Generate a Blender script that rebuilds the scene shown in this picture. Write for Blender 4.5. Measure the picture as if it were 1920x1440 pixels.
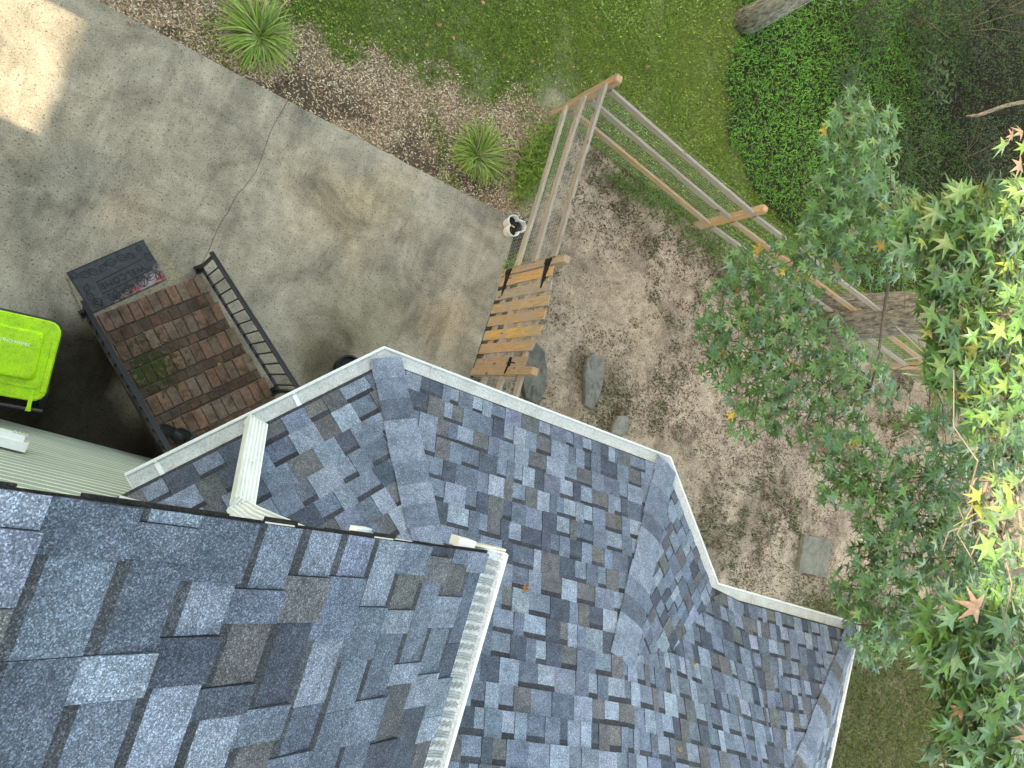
import bpy, bmesh, math, random
import numpy as np
from mathutils import Vector, Matrix, noise as mnoise

rng = np.random.default_rng(7)
random.seed(7)
for o in list(bpy.data.objects):
    bpy.data.objects.remove(o, do_unlink=True)
SC = bpy.context.scene
COL = SC.collection

# ------------------------------------------------------------------ camera
# World frame = the house's own axes (X along the front wall, Y away from it, Z up), ground z = 0.
FPX = 1400.0; CH = 8.5; NAD = (150.0, 710.0); TH = math.radians(-19.0)
def _cam_rot():
    d = np.array([NAD[0]-960, -(NAD[1]-720), -FPX]); d /= np.linalg.norm(d)
    up = -d
    ex = np.array([1., 0, 0]) - up*up[0]; ex /= np.linalg.norm(ex)
    ey = np.cross(up, ex)
    R0 = np.stack([ex, ey, up])
    c, s = math.cos(TH), math.sin(TH)
    return np.array([[c, s, 0], [-s, c, 0], [0, 0, 1]]) @ R0
CR = _cam_rot(); CP = np.array([0, 0, CH])
cam_d = bpy.data.cameras.new('camera'); cam = bpy.data.objects.new('camera', cam_d); COL.objects.link(cam)
M = Matrix.Identity(4)
for i in range(3):
    for j in range(3): M[i][j] = CR[i, j]
    M[i][3] = CP[i]
cam.matrix_world = M
cam_d.sensor_width = 36; cam_d.lens = FPX/1920*36; cam_d.clip_start = 0.05; cam_d.clip_end = 2000
SC.camera = cam
SC.cycles.use_denoising = True; SC.cycles.denoiser = 'OPENIMAGEDENOISE'; SC.cycles.denoising_prefilter = 'NONE'; SC.cycles.max_bounces = 5; SC.cycles.diffuse_bounces = 3; SC.cycles.glossy_bounces = 2; SC.cycles.transmission_bounces = 2; SC.cycles.caustics_reflective = False; SC.cycles.caustics_refractive = False
SC.render.resolution_x = 1024; SC.render.resolution_y = 768

# ------------------------------------------------------------------ sky, sun, exposure
SUN_EL = math.radians(20.0); SUN_ROT = math.radians(-90.0)     # sun stands over the -X side
W = bpy.data.worlds.new('World'); SC.world = W; W.use_nodes = True
nt = W.node_tree; nt.nodes.clear()
sky = nt.nodes.new('ShaderNodeTexSky'); sky.sky_type = 'NISHITA'; sky.sun_disc = False
sky.sun_elevation = SUN_EL; sky.sun_rotation = SUN_ROT; sky.air_density = 1.0; sky.dust_density = 1.6; sky.ozone_density = 0.6
bg = nt.nodes.new('ShaderNodeBackground'); bg.inputs[1].default_value = 0.15
wo = nt.nodes.new('ShaderNodeOutputWorld')
nt.links.new(sky.outputs[0], bg.inputs[0]); nt.links.new(bg.outputs[0], wo.inputs[0])
sd = bpy.data.lights.new('sun', 'SUN'); sd.energy = 2.0; sd.angle = math.radians(0.4); sd.color = (1.0, 0.99, 0.97)
sun = bpy.data.objects.new('sun', sd); COL.objects.link(sun)
sdir = Vector((math.cos(SUN_EL)*math.sin(SUN_ROT), math.cos(SUN_EL)*math.cos(SUN_ROT), math.sin(SUN_EL)))
sun.rotation_euler = sdir.to_track_quat('Z', 'Y').to_euler(); sun.location = sdir*40
VS = SC.view_settings
VS.view_transform = 'Standard'; VS.look = 'None'; VS.gamma = 1.0; VS.use_curve_mapping = False; VS.exposure = 3.1
if hasattr(VS, 'use_white_balance'):          # the camera balances for open shade
    VS.use_white_balance = True; VS.white_balance_temperature = 9700; VS.white_balance_tint = 8

# ------------------------------------------------------------------ geometry helpers
def ray(u, v): return CR @ np.array([u-960., -(v-720.), -FPX])
def at(u, v, z=0.0):
    r = ray(u, v); return CP + r*(z-CH)/r[2]
def dep(u, v, d): return CP + ray(u, v)*d/FPX
def ony(u, v, y):
    r = ray(u, v); return CP + r*(y/r[1])
def project(P):
    c = (np.asarray(P)-CP) @ CR
    return 960+FPX*c[..., 0]/-c[..., 2], 720-FPX*c[..., 1]/-c[..., 2], -c[..., 2]
def A(*p): return np.array(p, float)
def nrm(v): v = np.asarray(v, float); return v/np.linalg.norm(v)

def tag(o, label=None, cat=None, group=None, kind=None):
    if label: o['label'] = label
    if cat: o['category'] = cat
    if group: o['group'] = group
    if kind: o['kind'] = kind
    return o
def empty(name, loc, label, cat, group=None):
    o = bpy.data.objects.new(name, None); o.location = loc; o.empty_display_size = 0.1; COL.objects.link(o)
    return tag(o, label, cat, group)

class MB:
    """collects polygons, with a colour per face and a grain coordinate per vertex"""
    def __init__(s): s.v = []; s.f = []; s.c = []; s.l = []; s.m = []
    def add(s, verts, faces, col=(.5, .5, .5), loc=None, mi=0):
        b = len(s.v); s.v.extend([tuple(p) for p in verts])
        s.l.extend([tuple(p) for p in (loc if loc is not None else verts)])
        for i, f in enumerate(faces):
            s.f.append(tuple(b+k for k in f))
            s.c.append(col[i] if isinstance(col, list) else col); s.m.append(mi)
    def box(s, c, ax, ay, az, sx, sy, sz, col=(.5, .5, .5), mi=0, off=None):
        c, ax, ay, az = map(np.asarray, (c, ax, ay, az)); vs = []; ls = []
        o = off if off is not None else rng.random(3)*20
        for k in (-.5, .5):
            for j in (-.5, .5):
                for i in (-.5, .5):
                    vs.append(c+ax*sx*i+ay*sy*j+az*sz*k); ls.append(A(sx*i, sy*j, sz*k)+o)
        s.add(vs, [(0, 2, 3, 1), (4, 5, 7, 6), (0, 1, 5, 4), (2, 6, 7, 3), (0, 4, 6, 2), (1, 3, 7, 5)], col, ls, mi)
    def beam(s, p, q, w, h, up=(0, 0, 1), col=(.5, .5, .5), mi=0):
        p, q = np.asarray(p, float), np.asarray(q, float); a = nrm(q-p); up = np.asarray(up, float)
        b = nrm(np.cross(up, a)); c = np.cross(a, b)
        s.box((p+q)/2, a, b, c, np.linalg.norm(q-p), w, h, col, mi)
    def tube(s, pts, rad, n=6, col=(.5, .5, .5), mi=0, cap=True):
        pts = [np.asarray(p, float) for p in pts]
        rad = rad if hasattr(rad, '__len__') else [rad]*len(pts)
        b = len(s.v); off = rng.random(3)*20; L = 0
        t0 = nrm(pts[1]-pts[0]); x = np.cross(t0, (0, 0, 1))
        if np.linalg.norm(x) < .1: x = np.cross(t0, (1, 0, 0))
        x = nrm(x); vs = []; ls = []
        for i, p in enumerate(pts):
            t = nrm(pts[min(i+1, len(pts)-1)]-pts[max(i-1, 0)])
            x = nrm(x-t*np.dot(x, t)); y = np.cross(t, x)
            if i: L += np.linalg.norm(p-pts[i-1])
            for k in range(n):
                a = 2*math.pi*k/n
                vs.append(p+(x*math.cos(a)+y*math.sin(a))*rad[i]); ls.append(A(L, math.cos(a)*rad[i], math.sin(a)*rad[i])+off)
        fs = []
        for i in range(len(pts)-1):
            for k in range(n):
                fs.append((i*n+k, i*n+(k+1) % n, (i+1)*n+(k+1) % n, (i+1)*n+k))
        if cap: fs.append(tuple(range(n))[::-1]); fs.append(tuple((len(pts)-1)*n+k for k in range(n)))
        s.add(vs, fs, col, ls, mi)
    def ball(s, c, r, col=(.5, .5, .5), sx=1, sy=1, sz=1, nu=8, nv=5):
        vs = []; fs = []
        for j in range(nv+1):
            th = math.pi*j/nv
            for i in range(nu):
                ph = 2*math.pi*i/nu
                vs.append((c[0]+r*sx*math.sin(th)*math.cos(ph), c[1]+r*sy*math.sin(th)*math.sin(ph), c[2]+r*sz*math.cos(th)))
        for j in range(nv):
            for i in range(nu):
                fs.append((j*nu+i, (j+1)*nu+i, (j+1)*nu+(i+1) % nu, j*nu+(i+1) % nu))
        s.add(vs, fs, col)
    def build(s, name, mats, parent=None, smooth=False, base=None):
        me = bpy.data.meshes.new(name)
        V = np.array(s.v, float)
        if base is not None: V = V-np.asarray(base)
        me.from_pydata([tuple(p) for p in V], [], s.f)
        mats = mats if isinstance(mats, (list, tuple)) else [mats]
        for m in mats: me.materials.append(m)
        if len(mats) > 1: me.polygons.foreach_set('material_index', s.m)
        ca = me.color_attributes.new('Col', 'FLOAT_COLOR', 'CORNER')
        cs = np.repeat(np.array([list(c)+[1] for c in s.c], float), [len(f) for f in s.f], axis=0)
        ca.data.foreach_set('color', cs.ravel().astype(np.float32))
        la = me.attributes.new('loc', 'FLOAT_VECTOR', 'POINT')
        la.data.foreach_set('vector', np.array(s.l, np.float32).ravel())
        if smooth: me.polygons.foreach_set('use_smooth', [True]*len(s.f))
        me.update()
        o = bpy.data.objects.new(name, me); COL.objects.link(o)
        if base is not None: o.location = base
        if parent is not None:
            o.parent = parent
            if base is None: o.matrix_parent_inverse = Matrix.Translation(-_worldloc(parent))
        return o
def _worldloc(o):
    p = Vector(o.location)
    return p if o.parent is None else p
def fast_mesh(name, V, F, C, mat, parent=None, smooth=False):
    """V (n,3), F (m,k) same-size polygons, C (m,3) face colours or (n,3) vertex colours"""
    V = np.asarray(V, np.float32); F = np.asarray(F, np.int32); k = F.shape[1]
    me = bpy.data.meshes.new(name)
    me.vertices.add(len(V)); me.vertices.foreach_set('co', V.ravel())
    me.loops.add(F.size); me.loops.foreach_set('vertex_index', F.ravel())
    me.polygons.add(len(F)); me.polygons.foreach_set('loop_start', np.arange(0, F.size, k, dtype=np.int32))
    me.polygons.foreach_set('loop_total', np.full(len(F), k, np.int32))
    if smooth: me.polygons.foreach_set('use_smooth', np.ones(len(F), bool))
    me.update(calc_edges=True)
    C = np.asarray(C, np.float32); C = np.concatenate([C, np.ones((len(C), 1), np.float32)], 1)
    ca = me.color_attributes.new('Col', 'FLOAT_COLOR', 'CORNER')
    cc = C[F.ravel()] if len(C) == len(V) and len(C) != len(F) else np.repeat(C, k, axis=0)
    ca.data.foreach_set('color', cc.ravel())
    me.materials.append(mat)
    o = bpy.data.objects.new(name, me); COL.objects.link(o)
    if parent is not None:
        o.parent = parent; o.matrix_parent_inverse = Matrix.Translation(-_worldloc(parent))
    return o

def hash2(ix, iy, s):
    h = (ix.astype(np.int64)*374761393+iy.astype(np.int64)*668265263+s*982451653) & 0x7fffffff
    h = ((h ^ (h >> 13))*1274126177) & 0x7fffffff
    return ((h ^ (h >> 16)) & 0xffff)/65535.0
def vnoise(x, y, s=0):
    x = np.asarray(x, float); y = np.asarray(y, float)
    ix = np.floor(x); iy = np.floor(y); fx = x-ix; fy = y-iy
    fx = fx*fx*(3-2*fx); fy = fy*fy*(3-2*fy)
    a = hash2(ix, iy, s); b = hash2(ix+1, iy, s); c = hash2(ix, iy+1, s); d = hash2(ix+1, iy+1, s)
    return (a*(1-fx)+b*fx)*(1-fy)+(c*(1-fx)+d*fx)*fy
def fbm(x, y, sc, s=0, o=4):
    t = 0; a = .5; n = 0
    for i in range(o):
        t = t+a*vnoise(np.asarray(x)*sc+17.3*i, np.asarray(y)*sc-9.1*i, s+i); n += a; a *= .5; sc *= 2.05
    return t/n
def sstep(a, b, x): t = np.clip((x-a)/(b-a), 0, 1); return t*t*(3-2*t)

# ------------------------------------------------------------------ materials
class NT:
    def __init__(s, name):
        s.m = bpy.data.materials.new(name); s.m.use_nodes = True; s.t = s.m.node_tree; s.t.nodes.clear()
        s.out = s.n('ShaderNodeOutputMaterial'); s.p = s.n('ShaderNodeBsdfPrincipled')
        s.l(s.p.outputs[0], s.out.inputs[0])
    def n(s, t, **k):
        n = s.t.nodes.new(t)
        for a, b in k.items(): setattr(n, a, b)
        return n
    def l(s, a, b): s.t.links.new(a, b)
    def pos(s): return s.n('ShaderNodeNewGeometry').outputs['Position']
    def attr(s, name): 
        n = s.n('ShaderNodeAttribute'); n.attribute_name = name; return n
    def scale(s, vec, sc):
        n = s.n('ShaderNodeVectorMath', operation='MULTIPLY'); s.l(vec, n.inputs[0]); n.inputs[1].default_value = sc; return n.outputs[0]
    def noise(s, vec, sc, det=3, rough=.55, dist=0):
        n = s.n('ShaderNodeTexNoise'); n.inputs['Scale'].default_value = sc; n.inputs['Detail'].default_value = det
        n.inputs['Roughness'].default_value = rough; n.inputs['Distortion'].default_value = dist
        s.l(vec, n.inputs['Vector']); return n.outputs['Fac']
    def ramp(s, fac, *stops):
        n = s.n('ShaderNodeValToRGB'); e = n.color_ramp.elements
        while len(e) < len(stops): e.new(.5)
        for i, (p, c) in enumerate(stops):
            e[i].position = p
            e[i].color = (c, c, c, 1) if not hasattr(c, '__len__') else (*c, 1)
        s.l(fac, n.inputs[0]); return n.outputs[0]
    def mix(s, a, b, fac, mode='MIX'):
        n = s.n('ShaderNodeMix', data_type='RGBA', blend_type=mode)
        for inp, x in ((n.inputs[6], a), (n.inputs[7], b), (n.inputs[0], fac)):
            if isinstance(x, (int, float)): 
                inp.default_value = x if inp == n.inputs[0] else (x, x, x, 1)
            elif isinstance(x, (tuple, list)): inp.default_value = (*x, 1)
            else: s.l(x, inp)
        return n.outputs[2]
    def bump(s, h, strength=.3, dist=.01):
        n = s.n('ShaderNodeBump'); n.inputs['Strength'].default_value = strength; n.inputs['Distance'].default_value = dist
        s.l(h, n.inputs['Height']); s.l(n.outputs[0], s.p.inputs['Normal'])
    def set(s, col=None, rough=.7, spec=.3, metal=0):
        if col is not None:
            if isinstance(col, (tuple, list)): s.p.inputs['Base Color'].default_value = (*col, 1)
            else: s.l(col, s.p.inputs['Base Color'])
        if isinstance(rough, (int, float)): s.p.inputs['Roughness'].default_value = rough
        else: s.l(rough, s.p.inputs['Roughness'])
        s.p.inputs['Specular IOR Level'].default_value = spec; s.p.inputs['Metallic'].default_value = metal
        return s.m

def m_shingle():
    t = NT('granule_shingle'); P = t.pos(); c = t.attr('Col').outputs['Color']
    v = t.n('ShaderNodeTexVoronoi'); v.inputs['Scale'].default_value = 430; t.l(P, v.inputs['Vector'])
    sp = t.n('ShaderNodeSeparateColor'); t.l(v.outputs['Color'], sp.inputs[0]); g = sp.outputs[0]
    g2 = t.noise(P, 90, 3, .7); b = t.noise(P, 14, 4, .6, .4)
    gr = t.ramp(g, (.0, .45), (.5, .85), (.8, 1.2), (1.0, 2.2))
    col = t.mix(c, gr, 1, 'MULTIPLY')
    col = t.mix(col, t.ramp(g2, (.3, .78), (.7, 1.22)), 1, 'MULTIPLY')
    col = t.mix(col, t.ramp(b, (.3, .76), (.7, 1.24)), 1, 'MULTIPLY')
    t.bump(g, .35, .002); return t.set(col, .92, .15)
def m_concrete():
    t = NT('old_concrete'); P = t.pos()
    big = t.noise(P, 1.3, 6, .68, .7); mid = t.noise(P, 5, 5, .65); fine = t.noise(P, 75, 3, .85); sp = t.noise(P, 45, 1, .5)
    col = t.ramp(big, (.3, (.160, .141, .114)), (.45, (.282, .245, .192)), (.60, (.378, .328, .256)), (.75, (.222, .195, .157)))
    col = t.mix(col, t.ramp(mid, (.3, .82), (.7, 1.16)), 1, 'MULTIPLY')
    col = t.mix(col, t.ramp(fine, (.34, .68), (.5, 1.0), (.66, 1.34)), 1, 'MULTIPLY')
    col = t.mix(col, t.ramp(sp, (.30, .35), (.38, 1.0)), .85, 'MULTIPLY')
    col = t.mix(col, t.attr('Col').outputs['Color'], 1, 'MULTIPLY')
    # trowel streaks
    s = t.noise(t.scale(P, (2.4, .55, 1)), 2.2, 4, .6, 1.0)
    col = t.mix(col, t.ramp(s, (.35, .80), (.55, 1.04)), .8, 'MULTIPLY')
    t.bump(fine, .35, .004); return t.set(col, .95, .08)
def m_ground():
    t = NT('soil'); P = t.pos(); c = t.attr('Col').outputs['Color']
    a = t.noise(P, 7, 6, .72); b = t.noise(P, 45, 4, .75)
    col = t.mix(c, t.ramp(a, (.32, .62), (.5, 1.0), (.68, 1.28)), 1, 'MULTIPLY')
    col = t.mix(col, t.ramp(b, (.33, .55), (.5, 1.0), (.66, 1.35)), 1, 'MULTIPLY')
    t.bump(b, .8, .02); return t.set(col, .95, .1)
def m_vert(name, rough=.6, spec=.3, trans=0.0, mott=0.25, sc=30):
    t = NT(name); c = t.attr('Col').outputs['Color']
    if mott:
        n = t.noise(t.pos(), sc, 3, .6); c = t.mix(c, t.ramp(n, (.3, 1-mott), (.7, 1+mott)), 1, 'MULTIPLY')
    t.set(c, rough, spec)
    if trans:
        tr = t.n('ShaderNodeBsdfTranslucent'); t.l(c, tr.inputs[0])
        mx = t.n('ShaderNodeMixShader'); mx.inputs[0].default_value = trans
        t.l(t.p.outputs[0], mx.inputs[1]); t.l(tr.outputs[0], mx.inputs[2]); t.l(mx.outputs[0], t.out.inputs[0])
    return t.m
def m_wood():
    t = NT('weathered_wood'); L = t.attr('loc').outputs['Vector']; c = t.attr('Col').outputs['Color']
    g = t.noise(t.scale(L, (1.6, 26, 26)), 3.0, 5, .65, .5); k = t.noise(t.scale(L, (3, 8, 8)), 1.0, 2, .5, .8); f = t.noise(t.scale(L, (8, 120, 120)), 2, 3, .6)
    col = t.mix(c, t.ramp(g, (.3, .58), (.5, 1.0), (.7, 1.22)), 1, 'MULTIPLY')
    col = t.mix(col, t.ramp(f, (.3, .8), (.7, 1.18)), 1, 'MULTIPLY')
    col = t.mix(col, (.30, .27, .24), t.ramp(k, (.44, 0.0), (.64, .7)))
    v = t.n('ShaderNodeTexVoronoi'); v.inputs['Scale'].default_value = 1.0; t.l(t.scale(L, (2.6, 9, 3)), v.inputs['Vector'])
    col = t.mix(col, (.085, .05, .03), t.ramp(v.outputs['Distance'], (.07, .85), (.14, 0.0)))
    t.bump(g, .35, .004); return t.set(col, .8, .2)
def m_brick():
    t = NT('worn_brick'); P = t.pos(); c = t.attr('Col').outputs['Color']
    n = t.noise(P, 28, 5, .7); d = t.noise(P, 7, 4, .65, .4); f = t.noise(P, 140, 2, .7)
    col = t.mix(c, t.ramp(n, (.3, .58), (.5, 1.0), (.7, 1.3)), 1, 'MULTIPLY')
    col = t.mix(col, t.ramp(f, (.3, .75), (.7, 1.25)), 1, 'MULTIPLY')
    col = t.mix(col, (.040, .032, .022), t.ramp(d, (.48, 0.0), (.66, .72)))
    # moss grows at the left of the middle treads
    q = t.n('ShaderNodeVectorMath', operation='DISTANCE'); t.l(P, q.inputs[0]); q.inputs[1].default_value = (.49, .31, .45)
    ms = t.noise(P, 16, 4, .7)
    a = t.n('ShaderNodeMath', operation='MULTIPLY_ADD'); t.l(q.outputs['Value'], a.inputs[0]); a.inputs[1].default_value = -.62; a.inputs[2].default_value = .22
    b = t.n('ShaderNodeMath', operation='ADD'); t.l(a.outputs[0], b.inputs[0]); t.l(ms, b.inputs[1])
    col = t.mix(col, (.030, .045, .010), t.ramp(b.outputs[0], (.55, 0.0), (.63, .9)))
    t.bump(n, .5, .006); return t.set(col, .92, .15)
def m_paint(name, col, rough=.4, dirt=.2, sc=6, spec=.4):
    t = NT(name); P = t.pos(); n = t.noise(P, sc, 5, .65); f = t.noise(P, sc*12, 3, .6)
    c = t.mix(col, t.ramp(n, (.35, 1-dirt), (.6, 1.0)), 1, 'MULTIPLY')
    c = t.mix(c, t.ramp(f, (.3, 1-dirt*.5), (.6, 1.0)), 1, 'MULTIPLY')
    return t.set(c, rough, spec)
def m_guard():
    t = NT('ribbed_leaf_guard'); L = t.attr('loc').outputs['Vector']; P = t.pos()
    w = t.noise(t.scale(L, (95, 9, 1)), 1.0, 2, .5, 1.6); n = t.noise(P, 7, 4, .6); f = t.noise(P, 120, 2, .6)
    c = t.mix((.56, .575, .54), t.ramp(w, (.34, .70), (.55, 1.04)), 1, 'MULTIPLY')
    c = t.mix(c, t.ramp(n, (.35, .82), (.62, 1.0)), 1, 'MULTIPLY')
    c = t.mix(c, t.ramp(f, (.3, .85), (.7, 1.1)), 1, 'MULTIPLY')
    t.bump(w, .7, .006); return t.set(c, .55, .35)
def m_bark():
    t = NT('tree_bark'); L = t.attr('loc').outputs['Vector']
    n = t.noise(t.scale(L, (5, 16, 16)), 1.5, 6, .75, .6); b = t.noise(L, 5, 4, .6)
    c = t.mix(t.attr('Col').outputs['Color'], t.ramp(n, (.36, .28), (.5, .9), (.62, 1.6)), 1, 'MULTIPLY')
    c = t.mix(c, (.26, .26, .20), t.ramp(b, (.56, 0.0), (.66, .6)))
    t.bump(n, 1.0, .05); return t.set(c, .95, .1)
def m_mat():
    t = NT('rubber_mat'); L = t.attr('loc').outputs['Vector']; P = t.pos()
    n = t.noise(P, 22, 5, .7); s = t.n('ShaderNodeSeparateXYZ'); t.l(L, s.inputs[0])
    # old red and white paint is left along the stair-side edge of the mat
    a = t.n('ShaderNodeMath', operation='MULTIPLY_ADD'); t.l(s.outputs[1], a.inputs[0]); a.inputs[1].default_value = 4.2; a.inputs[2].default_value = -.52
    a2 = t.n('ShaderNodeMath', operation='MULTIPLY_ADD'); t.l(s.outputs[0], a2.inputs[0]); a2.inputs[1].default_value = -1.2; t.l(a.outputs[0], a2.inputs[2])
    b = t.n('ShaderNodeMath', operation='MULTIPLY_ADD'); t.l(n, b.inputs[0]); b.inputs[1].default_value = .9; t.l(a2.outputs[0], b.inputs[2])
    k = t.noise(P, 14, 2, .5)
    pcol = t.ramp(k, (.40, (.30, .26, .26)), (.50, (.28, .15, .15)), (.60, (.28, .05, .05)))
    col = t.mix((.036, .039, .043), pcol, t.ramp(b.outputs[0], (.12, 0.0), (.45, .95)))
    col = t.mix(col, t.ramp(n, (.35, .7), (.65, 1.35)), 1, 'MULTIPLY')
    t.bump(n, .2, .003); return t.set(col, .6, .4)
def m_lid():
    t = NT('lime_plastic'); P = t.pos(); n = t.noise(P, 70, 4, .75); b = t.noise(P, 9, 3, .6)
    c = t.mix((.38, .72, .010), (.15, .22, .015), t.ramp(n, (.52, 0.0), (.68, .7)))
    c = t.mix(c, t.ramp(b, (.35, .78), (.6, 1.0)), 1, 'MULTIPLY')
    t.bump(n, .06, .002); return t.set(c, .42, .45)

MAT = dict(shingle=m_shingle(), concrete=m_concrete(), ground=m_ground(), wood=m_wood(), brick=m_brick(), guard=m_guard(), bark=m_bark(), mat=m_mat(), lid=m_lid(),
    grass=m_vert('grass_blades', .6, .25, .32, .2, 9), leaf=m_vert('sweetgum_leaf', .36, .5, .12, .25, 45), cover=m_vert('ground_cover_leaf', .55, .3, .25, .25, 14),
    litter=m_vert('dry_litter', .85, .2, 0, .3, 60), blade=m_vert('strap_leaf', .42, .4, .2, .2, 25), stone=None,
    white=m_paint('white_aluminium', (.74, .76, .74), .38, .10, 5), siding=m_paint('vinyl_siding', (.52, .55, .47), .45, .12, 2), board=m_vert('vinyl_board', .45, .4, 0, .08, 3), fascia=m_paint('cream_fascia', (.60, .57, .45), .5, .15, 5),
    black=m_paint('black_paint', (.007, .0075, .009), .38, .2, 8, .3), rubber=m_paint('black_rubber', (.008, .008, .009), .6, .2, 20), bin=m_paint('grey_bin', (.035, .037, .045), .5, .2, 8),
    pot=m_paint('white_pot', (.80, .80, .80), .4, .08, 9), wire=m_paint('galvanised_wire', (.42, .43, .42), .45, .2, 30), twig=m_vert('twig', .85, .2, 0, .25, 30), mortar=m_paint('dirty_mortar', (.11, .09, .07), .95, .35, 14, .1),
    plaster=m_paint('grey_render', (.45, .45, .42), .8, .1, 3), darkfill=m_paint('black_opening', (.01, .01, .01), .8, 0, 5))
def _stone():
    t = NT('flagstone'); P = t.pos(); n = t.noise(P, 6, 6, .7); f = t.noise(P, 60, 3, .7)
    c = t.mix(t.attr('Col').outputs['Color'], t.ramp(n, (.3, .6), (.5, 1.0), (.7, 1.3)), 1, 'MULTIPLY')
    c = t.mix(c, t.ramp(f, (.3, .75), (.7, 1.2)), 1, 'MULTIPLY'); t.bump(n, .6, .02); return t.set(c, .9, .2)
MAT['stone'] = _stone()

# ------------------------------------------------------------------ zones of the yard (house frame, metres)
FENCE_X = 4.10
BED = np.array([(-6, 4.35), (-.5, 4.25), (.3, 4.42), (.8, 4.40), (1.3, 4.46), (1.8, 4.72), (2.4, 4.80), (3.0, 4.98), (3.6, 5.02), (4.1, 5.2)])
GCL = np.array([(6.2, 14), (6.6, 9.0), (6.82, 8.1), (6.74, 7.27), (7.0, 6.66), (7.5, 6.09), (8.0, 5.87), (8.9, 5.72), (9.8, 5.66), (14, 5.3), (22, 4.8)])
def bed_edge(x): return np.interp(x, BED[:, 0], BED[:, 1])
def fence_y(x): return 5.22-(x-4.1)*.122*(x < 6.98)-(x >= 6.98)*(.351+(x-6.98)*.062)
def in_cover(x, y):
    gx = np.interp(-y, -GCL[::1][:, 1], GCL[:, 0]) if False else np.interp(y, GCL[::-1, 1], GCL[::-1, 0])
    return x-gx+(fbm(x, y, 1.6, 31)-.5)*.7
def zones(x, y):
    n1 = fbm(x, y, .9, 1); n2 = fbm(x, y, 2.3, 5); n3 = fbm(x, y, 6.0, 9)
    cover = sstep(-.12, .18, in_cover(x, y))*(y > 5.1)
    inside = (x > FENCE_X+.02)*(y < fence_y(x))
    bed = (1-sstep(-.22, .22, y-bed_edge(x)+(n2-.5)*.9+(n3-.5)*.5))*(x < FENCE_X+.25)*(y > 3.4)*(1-cover)
    lawn = (1-inside)*(1-cover)*(1-bed)*(y > 3.5)
    d_corner = np.hypot(x-4.0, y-5.35)
    thin = sstep(.52, .66, n1)*.25+sstep(.60, .72, n2)*.35+np.exp(-(d_corner/.42)**2)*.9+np.exp(-((y-fence_y(x))/.25)**2)*(x > 7.0)*.6
    lawn_d = np.clip(lawn*(1-thin), 0, 1)
    tuft = sstep(.55, .68, fbm(x, y, 1.1, 41))*sstep(.42, .6, n3)
    nearf = np.exp(-((y-(fence_y(x)-.35))/.42)**2)*(x > 4.3)*(x < 8.5)
    spot = 2.2*np.exp(-((x-6.3)**2+(y-1.72)**2)/.10)+np.exp(-((x-5.75)**2+(y-2.15)**2)/.05)+.8*np.exp(-((x-5.0)**2+(y-1.5)**2)/.09)
    br = sstep(10.8, 12.2, x+(n1-.5)*2)*(1-sstep(-.3, .6, y+(n2-.5)))
    lowr = np.exp(-((x-9.4)**2/1.6+(y-.4)**2/.6))*.8*sstep(.38, .52, n3)
    ins_d = inside*np.clip(tuft*.8+nearf*sstep(.35, .55, n3)*.8+spot+br*(.65+.6*sstep(.4, .6, n3))+lowr, 0, 1)
    bedtuft = bed*sstep(.60, .70, fbm(x, y, 1.9, 77))*.75
    return dict(cover=cover, inside=inside, bed=bed, lawn=lawn, grass=np.clip(lawn_d+ins_d+bedtuft, 0, 1), n1=n1, n2=n2, n3=n3, br=br)

# ground: one sheet, fine where the camera looks, coarse to the horizon
def axis(a, b, st):
    core = np.arange(a, b+1e-6, st); out = [60, 25, 10, 4, 1.5, .5]
    far = np.array([600, 250, 100, 45, 20, 9, 4, 1.5, .5])
    return np.concatenate([a-far, core, b+far[::-1]])
gx = axis(-2.5, 20.5, .07); gy = axis(-5, 14.5, .07)
X, Y = np.meshgrid(gx, gy); xs = X.ravel(); ys = Y.ravel()
Z = zones(xs, ys)
hz = -.03+(fbm(xs, ys, 3.2, 3)-.5)*.035*(1-((xs < 4.3)*(ys < 3.9)))
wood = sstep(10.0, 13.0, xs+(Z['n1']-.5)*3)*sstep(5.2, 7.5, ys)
dirt = A(.365, .274, .200)[None]*(.80+.5*Z['n1'])[:, None]
dirt = dirt*(1-.45*sstep(.50, .66, Z['n2'])[:, None])+A(.10, .062, .045)[None]*(.45*sstep(.50, .66, Z['n2']))[:, None]
lawnc = A(.13, .175, .05)[None]*(.8+.5*Z['n2'])[:, None]
bare = (Z['lawn']*(1-Z['grass']))[:, None]
lawnc = lawnc*(1-.7*bare)+A(.27, .225, .165)[None]*.7*bare
bedc = A(.27, .20, .135)[None]*(.7+.7*Z['n3'])[:, None]
dk = sstep(.44, .62, fbm(xs, ys, 2.0, 61))*sstep(.75, .2, ys-3.6)
bedc = bedc*(1-dk[:, None]*.75)+A(.045, .033, .026)[None]*dk[:, None]*.75
covc = A(.045, .042, .02)[None]*(.7+.6*Z['n2'])[:, None]
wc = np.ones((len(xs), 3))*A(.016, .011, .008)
gc = dirt*Z['inside'][:, None]+(1-Z['inside'])[:, None]*lawnc
gc = gc*(1-.75*Z['br'][:, None])+A(.105, .105, .055)*.75*Z['br'][:, None]
gc = gc*(1-Z['bed'][:, None])+bedc*Z['bed'][:, None]
gc = gc*(1-Z['cover'][:, None])+covc*Z['cover'][:, None]
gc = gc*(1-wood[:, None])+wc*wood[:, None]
strip = (sstep(4.42, 4.22, xs+(Z['n3']-.5)*.15)*(xs > 4.0)*(ys < 3.75)*(ys > .5))[:, None]
gc = gc*(1-.85*strip)+A(.045, .036, .028)[None]*.85*strip
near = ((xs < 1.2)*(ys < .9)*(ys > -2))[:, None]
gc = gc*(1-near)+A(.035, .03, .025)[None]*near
nx, ny = len(gx), len(gy)
ii = (np.arange(ny-1)[:, None]*nx+np.arange(nx-1)[None]).ravel()
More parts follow.
